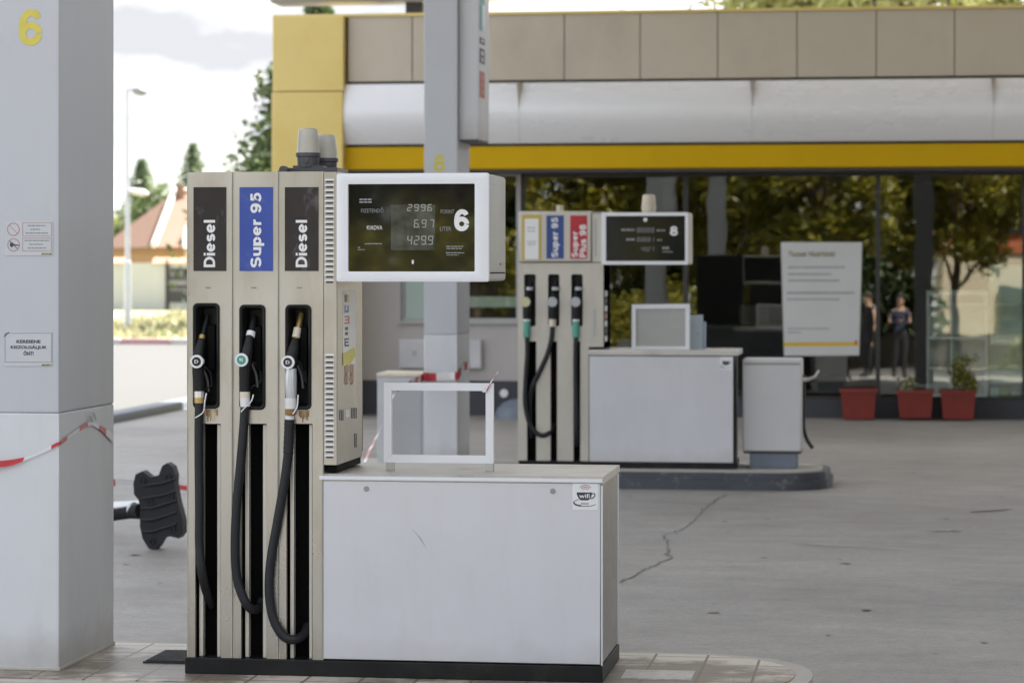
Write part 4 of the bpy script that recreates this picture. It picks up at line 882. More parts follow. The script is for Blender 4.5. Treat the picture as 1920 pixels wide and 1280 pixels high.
o = label_plate(1024.5, 1057, 404, 485, label_blue_far, Y=Yl8, par=p8); o['label'] = 'blue label reading Super 95'; vtext('Super 95', 1034, 1049.5, 408, 482.5, o, Yl8 - .0005, bold=.026)
o = label_plate(1069, 1101, 404, 485, label_red, Y=Yl8, par=p8); o['label'] = 'red label reading Super Plus 98'; vtext('Super', 1072, 1086, 434, 482.5, o, Yl8 - .0005, bold=.026); vtext('Plus 98', 1086.5, 1099, 421, 482.5, o, Yl8 - .0005, bold=.026)
b = MB(); b.box(X8(972), X8(1131), Y8 + 0.4505, Y8 + 0.46, zb8 + .02, Z8(399)); b.build('rear_shade_panel', black_plastic, p8)  # black sheet in place of the shade on the far pump's back
# side graphics strip
XS8 = X8(1131) + 0.001
for i in range(7):
    y0 = 545 + i * 14; b = MB(); b.box(XS8, XS8 + .002, SY(1133.5, XS8), SY(1138, XS8), SZ(y0 + 11, 1135, XS8), SZ(y0, 1135, XS8)); b.build('side_sticker', [paper, lettering_dark, paper, pink_ring, paper, lettering_dark, paper][i], p8, smooth=0)
# display
YD8 = Y8 - 0.03
xd0, xd1 = PX(1127.5, YD8), PX(1290, YD8); zd1, zd0 = PZ(398.5, 1130, YD8), PZ(496, 1130, YD8)
b = MB(); b.box(xd0, xd1, YD8 + .012, YD8 + 0.42, zd0, zd1, 0.012); b.build('display_housing', beige, p8)
sx0, sx1 = PX(1136, YD8), PX(1284.5, YD8); sz1, sz0 = PZ(405, 1140, YD8), PZ(489.5, 1140, YD8)
b = MB(); b.plate(rrect(xd0, xd1, zd0, zd1, 0.008, 3), [rrect(sx0, sx1, sz0, sz1, .004, 2)[::-1]], YD8, YD8 + .02); b.build('display_bezel', white_metal, p8, smooth=0)
b = MB(); b.box(sx0 - .003, sx1 + .003, YD8 + .010, YD8 + .013, sz0 - .003, sz1 + .003); scr = b.build('display_screen', mat('screen_glass_far', (0.02, 0.021, 0.018), 0.08, 0, .2, 4, spec=.6), p8, smooth=0)
Yt = YD8 + .0095
hnum('8', 1256, 1271, 424, 442, scr, Yt, lettering_white, 'pump_number')
def d8(s, px, y0, y1, dw, pit): x, z = P(px, y1, Yt); seven('digits', s, lettering_grey, scr, x, z, PX(px + dw, Yt) - x, PZ(y0, px, Yt) - z, Yt, PX(px + pit, Yt) - x)
d8('88888', 1194, 427, 436, 4.6, 6.8); d8('88881', 1194, 445, 453, 4.6, 6.8); d8('4027', 1202, 463, 471, 4.6, 6.4)
bars('small_print', lettering_grey, scr, [(1165, 1190, 431, 4), (1174, 1190, 449, 4), (1231, 1247, 432, 3), (1232, 1243, 450, 3), (1242, 1255, 465, 5), (1242, 1262, 472, 2)], Yt)
b = MB(); x, z = P(1210, 412, Yt); b.disc((x, z), 0.014, Yt - .002, Yt); b.build('sensor', lettering_white, scr)
beacon(1202, 1231, 365, 390, 398, 18.35, p8, beacon_cap_cream, cream_plastic)
b = MB(); x, z = P(1050, 390, 18.3); b.cyl((x, 18.3, z - .03), (x, 18.3, z + .02), 0.026); b.build('roof_cap', beacon_cap_cream, p8)
b = MB(); b.box(xd0 + .03, xd1 - .03, YD8 + 0.4205, YD8 + .424, zd0 + .03, zd1 - .03); b.build('rear_shade_sheet', black_plastic, p8)  # black sheet painting shade on the back of the display
# cabinet
zc8 = Z8(656, 1240)
b = MB(); b.box(X8(1106), X8(1375), Y8 + 0.012, 18.70, zb8, zc8 - .05); b.build('cabinet_body', plinth_black, p8)
b = MB(); b.box(X8(1105), X8(1374.5), Y8, Y8 + 0.013, Z8(866, 1240), Z8(668, 1240), 0.003); b.build('front_panel', panel_grey, p8)
b = MB(); b.box(X8(1104), X8(1384), Y8 - 0.012, 18.72, Z8(666.5, 1240), zc8, 0.006); b.build('cabinet_lid', lid_steel, p8)
wifi(1350, 1373.5, 668.5, 693, Y8 - 0.001, p8, True)
g8 = 'nozzles hanging on the far pump'
YN8 = Y8 - 0.01
def far_noz(cx, label, bmat_, bdx, cols_, hose):
    return nozzle(label, [(cx + 3, 545, .04), (cx + 1, 570), (cx, 598)], [0.022, 0.033, 0.028], [(cx + 5, 528, .06), (cx + 3, 548, .04)], 0.018, black_plastic, [(cx + 5, 538, -.01), (cx + 5, 544, -.01)], badge_grey,
                  (cx + bdx, 566), (bmat_, None), cols_, hose, 0.0165, YN8, g8, br=0.034, guard=False)
far_noz(988, 'far nozzle with a pale yellow badge and green collar, under the white paper', badge_pale, -3, [((988, 594), (988, 602), 0.024, paper), ((988, 602), (988, 632), 0.025, green_plastic)],
        [(988, 630), (989, 660), (986, 710), (985, 755), (992, 790), (1004, 810), (1018, 816), (1031, 810, .02), (1038, 795, .07)])
far_noz(1036.5, 'far nozzle with a grey badge and cream collar, under the blue label', badge_grey, -1, [((1036, 593), (1036, 612), 0.025, cream_plastic)],
        [(1036, 610), (1034, 635), (1026, 665), (1010, 700), (998, 725), (994, 760, .03), (996, 820, .06)])
far_noz(1080, 'far nozzle with a grey badge and green collar, under the red label', badge_grey, -1, [((1080, 594), (1080, 602), 0.024, paper), ((1080, 602), (1080, 632), 0.025, green_plastic)],
        [(1080, 630), (1079, 680), (1080, 760), (1080, 812), (1082, 835, .05)])

# things on and beside the far pump
YW = 18.36
wb = thing('framed_panel', (PX(1240, YW), YW, zc8), 'small grey panel in a white frame standing on the far cabinet', 'panel')
x0, x1, z1, z0 = PX(1185, YW), PX(1293, YW), PZ(571, 1240, YW), zc8
b = MB(); b.plate([(x0, z0), (x1, z0), (x1, z1 + .006), (x0, z1)], [[(x0 + .028, z0 + .02), (x0 + .028, z1 - .03), (x1 - .028, z1 - .026), (x1 - .028, z0 + .02)]], YW - .015, YW + .02); b.build('frame', white_metal, wb, smooth=0)
b = MB(); b.box(x0 + .02, x1 - .02, YW, YW + .01, z0 + .01, z1 - .02); b.build('board', mat('grey_board', (0.42, 0.42, 0.40), .45), wb, smooth=0)
x0, x1 = PX(1287, 18.5), PX(1317, 18.5)
pb = thing('leaflet_box', ((x0 + x1) / 2, 18.52, zc8), 'pale blue leaflet box behind the framed panel on the far cabinet', 'box')
b = MB(); b.prism([(x0, zc8), (x1, zc8), (x1, PZ(590, 1300, 18.5)), (x0, PZ(592, 1300, 18.5))], 18.48, 18.56); b.bevel(.004); b.build('box', pale_blue, pb)
b = MB(); b.box(x1 - .002, x1 + 0.02, 18.5, 18.58, zc8, PZ(603, 1300, 18.5), .003); b.build('back_card', mat('pale_blue_back', (0.33, 0.40, 0.52), .5), pb)
b = MB(); b.box(x1 - .04, x1 - .025, 18.478, 18.48, zc8 + .1, zc8 + .112); b.build('yellow_mark', label_yellow, pb)
YA = 18.30
au = thing('air_unit', (PX(1448, YA), YA + .25, IZ), 'pale grey cabinet with a hose on a blue-grey foot at the island end', 'air unit')
b = MB(); b.box(PX(1392, YA), PX(1503, YA), YA, YA + 0.36, PZ(846, 1448, YA), PZ(673, 1448, YA), 0.012); b.build('cabinet', cabinet_grey, au)
b = MB(); b.box(PX(1395, YA), PX(1500, YA), YA - .002, YA + .002, PZ(684, 1448, YA), PZ(680, 1448, YA)); b.build('cap_seam', mat('seam_grey', (.33, .31, .29), .5), au)
b = MB(); b.box(PX(1394, YA), PX(1502, YA), YA + .01, YA + .35, PZ(850, 1448, YA), PZ(845.5, 1448, YA)); b.build('base_edge', dark_trim, au)
b = MB(); b.box(PX(1405, YA), PX(1494, YA), YA + .02, YA + .33, IZ, PZ(848, 1448, YA), 0.006); b.build('foot', kerb_blue_pale, au)
b = MB(); b.tube(spline([V3(1506, 702, YA + .2), V3(1507, 760, YA + .2), V3(1507, 800, YA + .2), V3(1513, 823, YA + .2), V3(1524, 840, YA + .2)], 6), 0.013, 8); b.build('hose', rubber, au)
b = MB(); b.cyl(V3(1502, 712, YA + .18), V3(1514, 711, YA + .18), .016); b.tube([V3(1514, 712, YA + .18), V3(1528, 706, YA + .18), V3(1536, 694, YA + .18)], [.012, .01, .006], 8); b.build('tap', chrome, au)

# grey box behind column 8
YB = 18.35
bx = thing('metal_box', (PX(765, YB), YB + .2, IZ), 'plain grey metal box with a cream lid left of column 8', 'metal box')
b = MB(); b.box(PX(707, YB), PX(800, YB), YB + .004, YB + .42, IZ, PZ(706, 750, YB), .006); b.build('casing', mat('bin_grey', (.52, .53, .55), .5), bx)
b = MB(); b.box(PX(723, YB), PX(791, YB), YB - .004, YB + .005, IZ + .03, PZ(716, 750, YB), .003); b.build('door', mat('bin_door', (.40, .41, .42), .5), bx)
b = MB(); b.box(PX(706, YB), PX(801, YB), YB - .006, YB + .43, PZ(706, 750, YB) + .0005, PZ(699, 750, YB), .005); b.build('lid', cream_plastic, bx)

# ------------------------------------------------------------------ barrier tape
def ribbon(path, wv, n_per, name, label, thick=0.0008, seg_len=0.16, group='red and white barrier tapes', phase=0.0):
    """path: points, wv: half-width vectors (twist) at the same points; stripes alternate along the length"""
    b = MB(); pts = [Vector(p) for p in path]; ws = [Vector(q) for q in wv]
    pp, ww = spline(pts, n_per), spline(ws, n_per); rows = [(p + q, p - q) for p, q in zip(pp, ww)]
    d = phase; mi = []
    for i in range(len(rows) - 1):
        a, c = rows[i], rows[i + 1]; nrm = (c[0] - a[0]).cross(a[1] - a[0]); nrm = nrm.normalized() * thick if nrm.length > 1e-9 else Vector((0, thick, 0))
        vs = [b.bm.verts.new(q) for q in (a[0], a[1], c[1], c[0])]; b.bm.faces.new(vs); mi.append(int(d / seg_len) % 2)
        vs = [b.bm.verts.new(q + nrm) for q in (a[0], c[0], c[1], a[1])]; b.bm.faces.new(vs); mi.append(int(d / seg_len) % 2)
        d += (pp[i + 1] - pp[i]).length
    o = b.build(name, [tape_white, tape_red], smooth=0)
    for p, k in zip(o.data.polygons, mi): p.material_index = k
    return tag(o, label, 'barrier tape', group)
Yc = 8.80 - 0.006; Xc_ = c6x1 + 0.006
def cs(px, py): return Vector((Xc_, SY(px, Xc_), SZ(py, px, Xc_)))
pA = [V3(-25, 872, Yc - .02), V3(20, 867, Yc - .01), V3(60, 855, Yc - .006), V3(96, 838, Yc - .004)] + [Vector((c6x1 - .004, Yc, PZ(832, 111, Yc))), Vector((Xc_, 8.806, PZ(830, 112, Yc)))] + [cs(135, 814), cs(158, 799), cs(172, 793)]
wA = [(0, 0, .012), (0, 0, .010), (0.004, 0, .005), (0, 0, .006), (0, 0, .006), (0, 0, .006), (0, 0.004, .006), (0, .002, .007), (0, 0, .006)]
ribbon(pA, wA, 5, 'barrier_tape', 'red and white tape tied around the near column with the yellow 6', seg_len=0.115, phase=0.115)
pB = [cs(172, 793), cs(186, 800), cs(202, 812), cs(213, 822)]
ribbon(pB, [(0, 0, .007), (0, .004, .007), (0, 0, .013), (0, 0, .018)], 5, 'barrier_tape', 'short tape end hanging on the shaded side of the near column', seg_len=.09)
b = MB(); k = cs(171, 790); b.tube([k + Vector((.002, -.03, .02)), k + Vector((.004, 0, 0)), k + Vector((.003, .02, .03)), k + Vector((.003, .05, .005))], .003, 6); tag(b.build('tape_hook', chrome), 'thin wire hook holding the tape on the near column', 'hook')
# tape around column 8 and slack down behind the near pump to column 6
zT = lambda py, px: PZ(py, px, 18.18)
xB0, xB1 = PX(795, 18.19), PX(857.5, 18.19); YBk = 18.182
pC = [Vector((xB0 - .004, 18.6, .75)), Vector((xB0 - .005, YBk, .745)), Vector((xB0 + .06, YBk - .003, zT(707, 810))), Vector((xB1 - .05, YBk - .003, zT(705, 845))), Vector((xB1 + .005, YBk, zT(704, 858))), Vector((xB1 + .006, 18.45, zT(690, 870))), Vector((xB1 + .006, 18.7, zT(690, 870)))]
ribbon(pC, [(0, 0, .028)] * 7, 4, 'barrier_tape', 'red and white tape wrapped around the column with the yellow 8', seg_len=0.135)
pD = [Vector((xB0 - .006, 18.25, .735)), V3(742, 735, 17.0), V3(720, 790, 16.3), V3(690, 850, 15.6), V3(640, 960, 14.6), V3(520, 985, 15.2), V3(400, 930, 15.2), V3(345, 914, 15.2), V3(280, 910, 15.2), V3(216, 904, 15.1), V3(120, 930, 15.0), V3(40, 985, 14.9)]
wD = [(0, 0, .03), (.012, 0, .014), (.006, 0, .014), (.012, 0, .01), (0, 0, .03), (0, 0, .03), (0, 0, .02), (0, 0, .014), (0, 0.01, .01), (0, 0, .02), (0, 0, .02), (0, .02, .004)]
ribbon(pD, wD, 10, 'barrier_tape', 'slack red and white tape sagging from column 8 past the near pump', seg_len=0.115, phase=.06)
pE = [V3(866, 718, 17.6), V3(890, 724, 14), V3(905, 729, 9.06), V3(915, 722, 9.02), V3(924, 716, 9.02), V3(931, 700, 9.03)]
ribbon([V3(900, 724, 9.03), V3(908, 732, 8.985), V3(917, 726, 8.982), V3(922, 714, 8.99), V3(930, 703, 9.0), V3(933, 696, 9.0)], [(0.003, 0, .007), (0.004, 0, .006), (0.004, 0, .010), (.006, 0, .006), (.005, 0, .005), (0.002, 0, .004)], 4, 'barrier_tape', 'torn scrap of tape tied to the right corner of the empty frame', seg_len=0.02)

# ------------------------------------------------------------------ fallen barrier post with rubber foot
gx, gy = G(290, 1030); YR = gy + 0.02
fp_ = thing('barrier_post', (gx, YR, 0), 'overturned barrier post lying with its black rubber foot on edge', 'barrier post')
ol = [(270, 882), (284, 893), (300, 890), (307, 872), (316, 867), (326, 874), (331, 890), (330, 905), (336, 940), (341, 958), (346, 978), (346, 998), (338, 1008), (322, 1004), (308, 1008), (300, 1022), (292, 1031), (281, 1026), (270, 1008), (265, 985), (266, 950), (262, 935), (254, 925), (253, 905), (257, 888)]
q = [P(x, y, YR) for x, y in ol]
b = MB(); b.prism(q, YR - .03, YR + .055); b.bevel(0.012, 2, 25); ft = b.build('rubber_foot', rubber, fp_)
b = MB()
for yy in (905, 928, 946, 968, 990):
    b.tube(spline([V3(266, yy + 6, YR - .032), V3(285, yy + (3 if yy < 940 else 6), YR - .036), V3(305, yy, YR - .036), V3(330, yy - 8, YR - .032)], 4), 0.008, 6)
for (x, y) in ((270, 900), (318, 893), (284, 940), (322, 930), (288, 1014), (326, 990)):
    x_, z_ = P(x, y, YR); b.ring((x_, z_), .010, .018, YR - .038, YR - .025, 14)
b.build('tread', rubber, ft)
b = MB(); b.tube([V3(268, 957, YR + .02), V3(244, 960, YR + .25), V3(205, 966, YR + .4), V3(120, 975, YR + .7)], [.045, .034, .032, .03], 12); b.build('post', mat('matt_black', (.015, .015, .016), .9, spec=.15), fp_)
b = MB(); b.tube([V3(246, 955, YR + .20), V3(252, 955, YR + .19)], [.038, .042], 12); b.build('reflector_band', galv, fp_)
a0, a1, a2, a3 = V3(266, 938, YR + .35), V3(266, 944, YR + .3), V3(150, 958, YR + .75), V3(150, 944, YR + .8)
b = MB(); b.face([a0, a1, a2, a3]); b.face([v + Vector((0, .03, 0)) for v in (a0, a3, a2, a1)]); b.build('beacon_board', tape_white, fp_)

# ================================================================== SHOP
YG = 26.6
shop = thing('shop_building', (PX(1300, YG), YG, 0), 'filling station shop with yellow corner, pale fascia and wide window front', 'shop')
def bz(px0, px1, py0, py1, Y, dep, m, name, bev=0.0, par=None, ref=None):
    ref = ref or (px0 + px1) / 2; b = MB(); b.box(PX(px0, Y), PX(px1, Y), Y, Y + dep, PZ(py1, ref, Y), PZ(py0, ref, Y), bev); return b.build(name, m, par or shop)
YFa = 26.15
# upper fascia panels
zU1, zU0 = PZ(24, 1280, YFa), PZ(147.5, 1280, YFa)
b = MB(); xs = [652 + 0, 773, 915, 1058, 1200.5, 1346, 1494.5, 1643, 1790, 1938, 2086, 2234]
for a, c in zip(xs, xs[1:]): b.box(PX(a + .8, YFa), PX(c - .8, YFa), YFa, YFa + 0.05, zU0, zU1, 0.004)
b.build('fascia_panels', fascia_tan, shop, smooth=0)
b = MB(); b.box(PX(650, YFa), PX(2234, YFa), YFa + .052, YFa + .4, 2.55, zU1 - .004); b.build('fascia_backing', dark_trim, shop)
b = MB(); b.box(PX(513, YFa), PX(2234, YFa), YFa - .02, YFa + .5, zU1 + .001, zU1 + .03); b.build('parapet_cap', yellow_wall, shop)
# white rounded band
zW1, zW0 = PZ(153, 1280, YFa), PZ(267, 1280, YFa); H = zW1 - zW0
prof = [(YFa + .05, zW0)] + [(YFa + .02 - 0.13 * math.sin(math.pi * (0.08 + 0.84 * i / 12)) ** 0.8, zW0 + H * i / 12) for i in range(13)] + [(YFa + .05, zW1)]
b = MB(); xs = [643, 975, 1411, 1862, 2234]
for a, c in zip(xs, xs[1:]): b.prism(prof, PX(a + .2, YFa), PX(c - .2, YFa), 'x')
b.build('rounded_band', fascia_white, shop, smooth=30)
for q in (975, 1411, 1862):
    xq = PX(q, YFa); k = .5 if q in (1150, 1600) else 1
    b = MB(); b.prism([(xq - .02 * k, zW1), (xq + .022 * k, zW1), (xq + .006, zW1 - .10 * k), (xq + .002, zW1 - .26 * k), (xq - .006, zW1 - .12 * k)], YFa - .118, YFa + .03); b.build('drip_stain', mat('drip_brown', (.34, .29, .23), .7) if 'drip_brown' not in MATS else MATS['drip_brown'], shop, smooth=0)
b = MB(); zy1, zy0 = PZ(272, 1280, YFa), PZ(316, 1280, YFa)
b.prism([(YFa + .02, zy0), (YFa - .0, zy0 + .01), (YFa - 0.0, zy1 - .004), (YFa + .02, zy1), (YFa + .05, zy1), (YFa + .05, zy0)], PX(648, YFa), PX(2234, YFa), 'x'); b.build('yellow_stripe', yellow_band, shop, smooth=0)
b = MB(); b.box(PX(648, YFa), PX(2234, YFa), YFa + .01, YG + .3, zy0 - 0.03, zy0 - .001); b.build('soffit', dark_trim, shop)
# yellow corner
YC = YFa - 0.12
zc_s = PZ(172, 580, YC)
b = MB(); b.box(PX(511, YC), PX(644, YC), YC, YG + 2, zc_s + .004, PZ(30, 580, YC), .008); b.box(PX(509.5, YC), PX(643, YC), YC - .01, YG + 2, 0.0, zc_s - .004, .008); b.build('yellow_corner', yellow_wall, shop, smooth=0)
# wall with window
wz1 = zy0 - .03
zw0 = PZ(602, 850, YG); xw0, xw1 = PX(751, YG), PX(972, YG); xg0 = PX(976, YG)
b = MB(); zd = PZ(713, 820, YG)
b.box(PX(640, YG), xw0, YG, YG + .3, zd, wz1); b.box(xw0, xg0, YG, YG + .3, zd, zw0); b.box(xw1, xg0, YG, YG + .3, zw0, wz1); b.build('wall', wall_render, shop)
b = MB(); b.box(PX(640, YG), xg0, YG - .012, YG + .3, 0, zd - .001); b.build('wall_base', wall_base, shop)
b = MB(); b.plate([(xw0, zw0), (xw1, zw0), (xw1, wz1), (xw0, wz1)], [[(xw0 + .03, zw0 + .03), (xw0 + .03, wz1 - .02), (PX(797, YG), wz1 - .02), (PX(797, YG), zw0 + .03)], [(PX(803, YG), zw0 + .03), (PX(803, YG), wz1 - .02), (xw1 - .03, wz1 - .02), (xw1 - .03, zw0 + .03)]], YG + .05, YG + .11)
wn = b.build('side_window', frame_grey, shop, smooth=0)
b = MB(); b.box(xw0 + .03, PX(797, YG), YG + .07, YG + .08, zw0 + .03, wz1 - .02); b.build('frosted_pane', frosted, wn)
b = MB(); b.box(PX(803, YG), xw1 - .03, YG + .07, YG + .08, zw0 + .03, wz1 - .02); b.build('pane', shop_glass, wn)
b = MB(); b.box(PX(803, YG), xw1 - .03, YG + .12, YG + .14, PZ(576, 850, YG), PZ(556, 850, YG)); b.build('reflection_band', frosted, wn)  # painted strip standing in for a pale greenish reflection in the pane
b = MB(); b.box(xw0 - .03, xw1 + .03, YG - .04, YG + .05, zw0 - .025, zw0 - .001); b.build('window_sill', frame_grey, wn)
# meter box, round vent
mb_ = thing('meter_box', (PX(827, YG), YG, PZ(690, 827, YG)), 'wide white meter box on the shop wall under the side window', 'meter box')
b = MB(); b.box(PX(750, YG), PX(904, YG), YG - .07, YG - .001, PZ(690, 827, YG), PZ(636, 827, YG), .008); b.build('casing', mat('meter_white', (.60, .60, .62), .5), mb_)
b = MB(); x, z = P(777, 662, YG - .07); b.box(x - .025, x + .025, YG - .076, YG - .069, z - .025, z + .025, .003); b.build('lock', frame_grey, mb_)
b = MB(); b.box(PX(752, YG), PX(902, YG), YG - .073, YG - .0705, PZ(687, 827, YG), PZ(639, 827, YG), .002); b.build('door', mat('meter_door', (.56, .56, .58), .5), mb_)
b = MB(); x, z = P(945, 737, YG - .02); b.disc((x, z), .042, YG - .03, YG - .0125); b.bevel(.008, 2, 60); tag(b.build('vent_cap', paper), 'round white vent cap on the dark base of the shop wall', 'vent cap')
# low rounded blue-grey hump at the wall
x0, x1 = PX(926, 26.2), PX(1010, 26.2); n = 16
b = MB(); rings = []
for k, f in enumerate((1, .97, .85, .6, .25)):
    zz = 0.19 * math.sqrt(max(0, 1 - f * f)); rings.append([Vector(((x0 + x1) / 2 + (x1 - x0) / 2 * f * math.cos(6.2832 * i / 24), 26.25 + .28 * f * math.sin(6.2832 * i / 24), zz)) for i in range(24)])
b.loft(rings); tag(b.build('wheel_stop', kerb_blue_pale), 'low rounded blue-grey hump on the ground against the shop wall', 'wheel stop')
# glass front: panes lean back very slightly, as the mirrored scene shows
TILT = math.tan(R(0.78)); gz0, gz1 = PZ(742, 1450, YG), wz1
mull = [976, 1284, 1646, 1922, 2234]
for a, c in zip(mull, mull[1:]):
    x0, x1 = PX(a, YG) + .02, PX(c, YG) - .02
    b = MB(); b.prism([(YG + .10, gz0 + .02), (YG + .10 + TILT * (gz1 - gz0), gz1 - .02), (YG + .108 + TILT * (gz1 - gz0), gz1 - .02), (YG + .108, gz0 + .02)], x0, x1, 'x'); b.build('shop_window', shop_glass, shop, smooth=0)
b = MB()
for q in mull: b.box(PX(q, YG) - .022, PX(q, YG) + .022, YG + .06, YG + .13, gz0, gz1)
b.box(xg0, PX(2234, YG), YG + .055, YG + .135, gz1 - .03, gz1 - .001); b.box(xg0, PX(2234, YG), YG + .05, YG + .14, gz0 - .03, gz0); b.build('window_frame', frame_dark, shop)
b = MB(); b.box(xg0 + .001, PX(2234, YG), YG + .02, YG + .2, 0, gz0 - .031); b.build('window_base', wall_base, shop)
# inside
XR = PX(2234, YG); XLf = PX(640, YG)
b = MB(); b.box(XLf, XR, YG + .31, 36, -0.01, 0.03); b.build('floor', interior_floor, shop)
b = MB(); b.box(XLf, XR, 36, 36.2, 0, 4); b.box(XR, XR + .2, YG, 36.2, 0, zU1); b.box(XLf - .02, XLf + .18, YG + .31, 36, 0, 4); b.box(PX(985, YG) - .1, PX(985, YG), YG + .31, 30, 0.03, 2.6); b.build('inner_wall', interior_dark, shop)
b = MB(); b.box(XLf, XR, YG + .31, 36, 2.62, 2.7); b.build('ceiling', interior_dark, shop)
b = MB(); b.box(XLf, XR, YFa + .41, 36.2, zU1 - .25, zU1 - .02); b.build('roof', concrete, shop)
# roof sign and its post
YRS = 28.2
rs = thing('roof_sign', (PX(735, YRS), YRS, PZ(28, 735, YRS)), 'long grey sign box on a post above the shop roof', 'roof sign')
zs0 = PZ(7, 735, YRS)
b = MB(); b.box(PX(512, YRS), PX(938, YRS), YRS - .25, YRS + .25, zs0, zs0 + 1.1, .06, 4); b.build('sign_box', mat('roof_sign_grey', (.34, .33, .32), .5), rs)
b = MB(); b.box(PX(763, YRS), PX(795, YRS), YRS - .08, YRS + .08, zU1 - .3, zs0 + .01); b.build('post', dark_trim, rs)
b = MB()
A = V3(1284, 30, 30); b.tube([A, V3(1296, 12, 30), V3(1318, 2, 30), V3(1340, -8, 30)], [.014, .011, .008, .004], 6); b.tube([V3(1296, 12, 30), V3(1288, 2, 30), V3(1284, -14, 30)], [.009, .006, .003], 6); b.tube([V3(1306, 7, 30), V3(1320, 6, 30), V3(1336, 3, 30)], [.008, .006, .003], 6)
b.tube([V3(1168, 30, 30), V3(1163, 10, 30), V3(1158, -12, 30)], [.008, .007, .005], 6)
b.tube([V3(1284, 60, 30), A], [.03, .014], 6)
tag(b.build('bare_branch', bark), 'thin bare branch sticking up behind the shop roof', 'branch')
# poster on the glass
Yp = YG + .04
po = thing('poster', (PX(1540, Yp), Yp, PZ(667, 1540, Yp)), 'large white poster with a yellow line stuck on the shop window', 'poster')
b = MB(); q = [P(1470, 667, Yp), P(1611, 666, Yp), P(1616.5, 454, Yp), P(1464, 454, Yp)]; b.prism(q, Yp - .002, Yp + .004); sh = b.build('sheet', poster_paper, po, smooth=0)
b = MB(); b.prism([P(1469, 649, Yp), P(1609, 648, Yp), P(1609, 641, Yp), P(1469, 642, Yp)], Yp - .0035, Yp - .002); b.build('yellow_line', yellow_bright, po, smooth=0)
htext('Tisztelt Vásárlóink!', 1478, 1566, 471, 481, po, Yp - .003, lettering_olive, .02)
bars('small_print', lettering_grey, po, [(1478, 1502, 501, 3), (1504, 1585, 501, 3), (1478, 1558, 514, 3), (1478, 1574, 526, 3), (1476, 1602, 549, 3.5), (1476, 1575, 561, 2.5), (1477, 1555, 616, 2), (1477, 1502, 623, 2)], Yp - .003)
b = MB(); b.box(PX(1603, Yp), PX(1607, Yp), Yp - .0045, Yp - .0035, PZ(646, 1605, Yp), PZ(638, 1605, Yp)); b.build('emblem', red_print, po)
# planters
def planter(px0, px1, py0, py1, Y, label, dep=.32):
    x0, x1 = PX(px0, Y), PX(px1, Y); z1 = PZ(py0, (px0 + px1) / 2, Y); zb_ = max(0, PZ(py1, (px0 + px1) / 2, Y)); k = .02
    t = thing('planter', ((x0 + x1) / 2, Y + dep / 2, zb_), label, 'planter', 'red plastic planters along the shop window')
    def rg(e, z): return [Vector(p) for p in ((x0 + e, Y + e, z), (x1 - e, Y + e, z), (x1 - e, Y + dep - e, z), (x0 + e, Y + dep - e, z))]
    b = MB(); b.loft([rg(.035, zb_), rg(.012, z1 - .03), rg(0, z1 - .03), rg(0, z1), rg(.014, z1), rg(.02, z1 - .04)], True, False); b.bevel(.004, 2, 50); b.build('tub', planter_red, t)
    b = MB(); b.box(x0 + .018, x1 - .018, Y + .018, Y + dep - .018, z1 - .05, z1 - .035); b.build('soil', soil, t)
planter(1574, 1645, 730, 786, 26.22, 'red planter nearest the poster, leftmost of the three')
planter(1680, 1752, 732, 784, 26.26, 'red planter between the two others by the window')
planter(1762, 1832, 732, 786, 26.22, 'red planter nearest the glass case, rightmost of the three')
for i, (pa, pb, hh, mm, lab) in enumerate(((1788, 1826, .30, leaf_yellow, 'bushy yellow-green plant growing in the rightmost red planter'), (1694, 1712, .10, leaf_grass, 'few dry stalks in the middle red planter'))):
    r_ = random.Random(200 + i); x0, x1 = PX(pa, 26.35), PX(pb, 26.35); z0 = PZ(732, pa, 26.3) - .05
    t = thing('potted_plant', ((x0 + x1) / 2, 26.4, z0), lab, 'plant', 'plants in the red planters')
    b = MB()
    for k in range(5): xx = x0 + (x1 - x0) * (k + .5) / 5; b.tube([(xx, 26.4, z0), (xx + r_.uniform(-.03, .03), 26.4 + r_.uniform(-.05, .05), z0 + hh)], [.006, .002], 6)
    b.build('stems', bark, t); b = MB()
    for k in range(12 if i == 0 else 3): leaves(b, Vector((r_.uniform(x0, x1), 26.4 + r_.uniform(-.08, .08), z0 + .06 + r_.uniform(0, hh))), .09, 45, .022, r_)
    b.build('foliage', mm, t, smooth=0)
# shelves and counter inside
YSf = 27.2
sf = thing('shelf_unit', (PX(1795, YSf), YSf + .2, 0.03), 'pale shelf unit standing inside the shop window', 'shelf')
x0, x1, xm = PX(1738, YSf), PX(1852, YSf), PX(1782, YSf); zt_ = PZ(545, 1795, YSf)
b = MB(); b.box(x0, x1, YSf + .38, YSf + .4, .03, zt_); b.build('back', shelf_white, sf)
for x in (x0, xm, x1 - .02): b = MB(); b.box(x, x + .02, YSf, YSf + .379, .03, zt_); b.build('side', shelf_white, sf)
for py in (549, 570, 632, 690, 740): b = MB(); b.box(x0 + .021, x1 - .021, YSf + .01, YSf + .37, PZ(py + 4, 1795, YSf), PZ(py, 1795, YSf)); b.build('shelf', shelf_white, sf)
YCo = 30.0
co = thing('counter', (PX(1390, YCo), YCo + .3, .03), 'dark counter inside the shop behind the far pump', 'counter')
b = MB(); b.box(PX(1290, YCo), PX(1470, YCo), YCo, YCo + .7, .03, PZ(615, 1390, YCo)); b.build('body', mat('counter_dark', (.045, .05, .06), .5), co)
b = MB(); b.box(PX(1285, YCo), PX(1475, YCo), YCo - .03, YCo + .73, PZ(615, 1390, YCo) + .001, PZ(609, 1390, YCo)); b.build('worktop', mat('counter_top', (.1, .09, .08), .4), co)
bkx0, bkx1 = PX(1352, 30.3), PX(1445, 30.3)
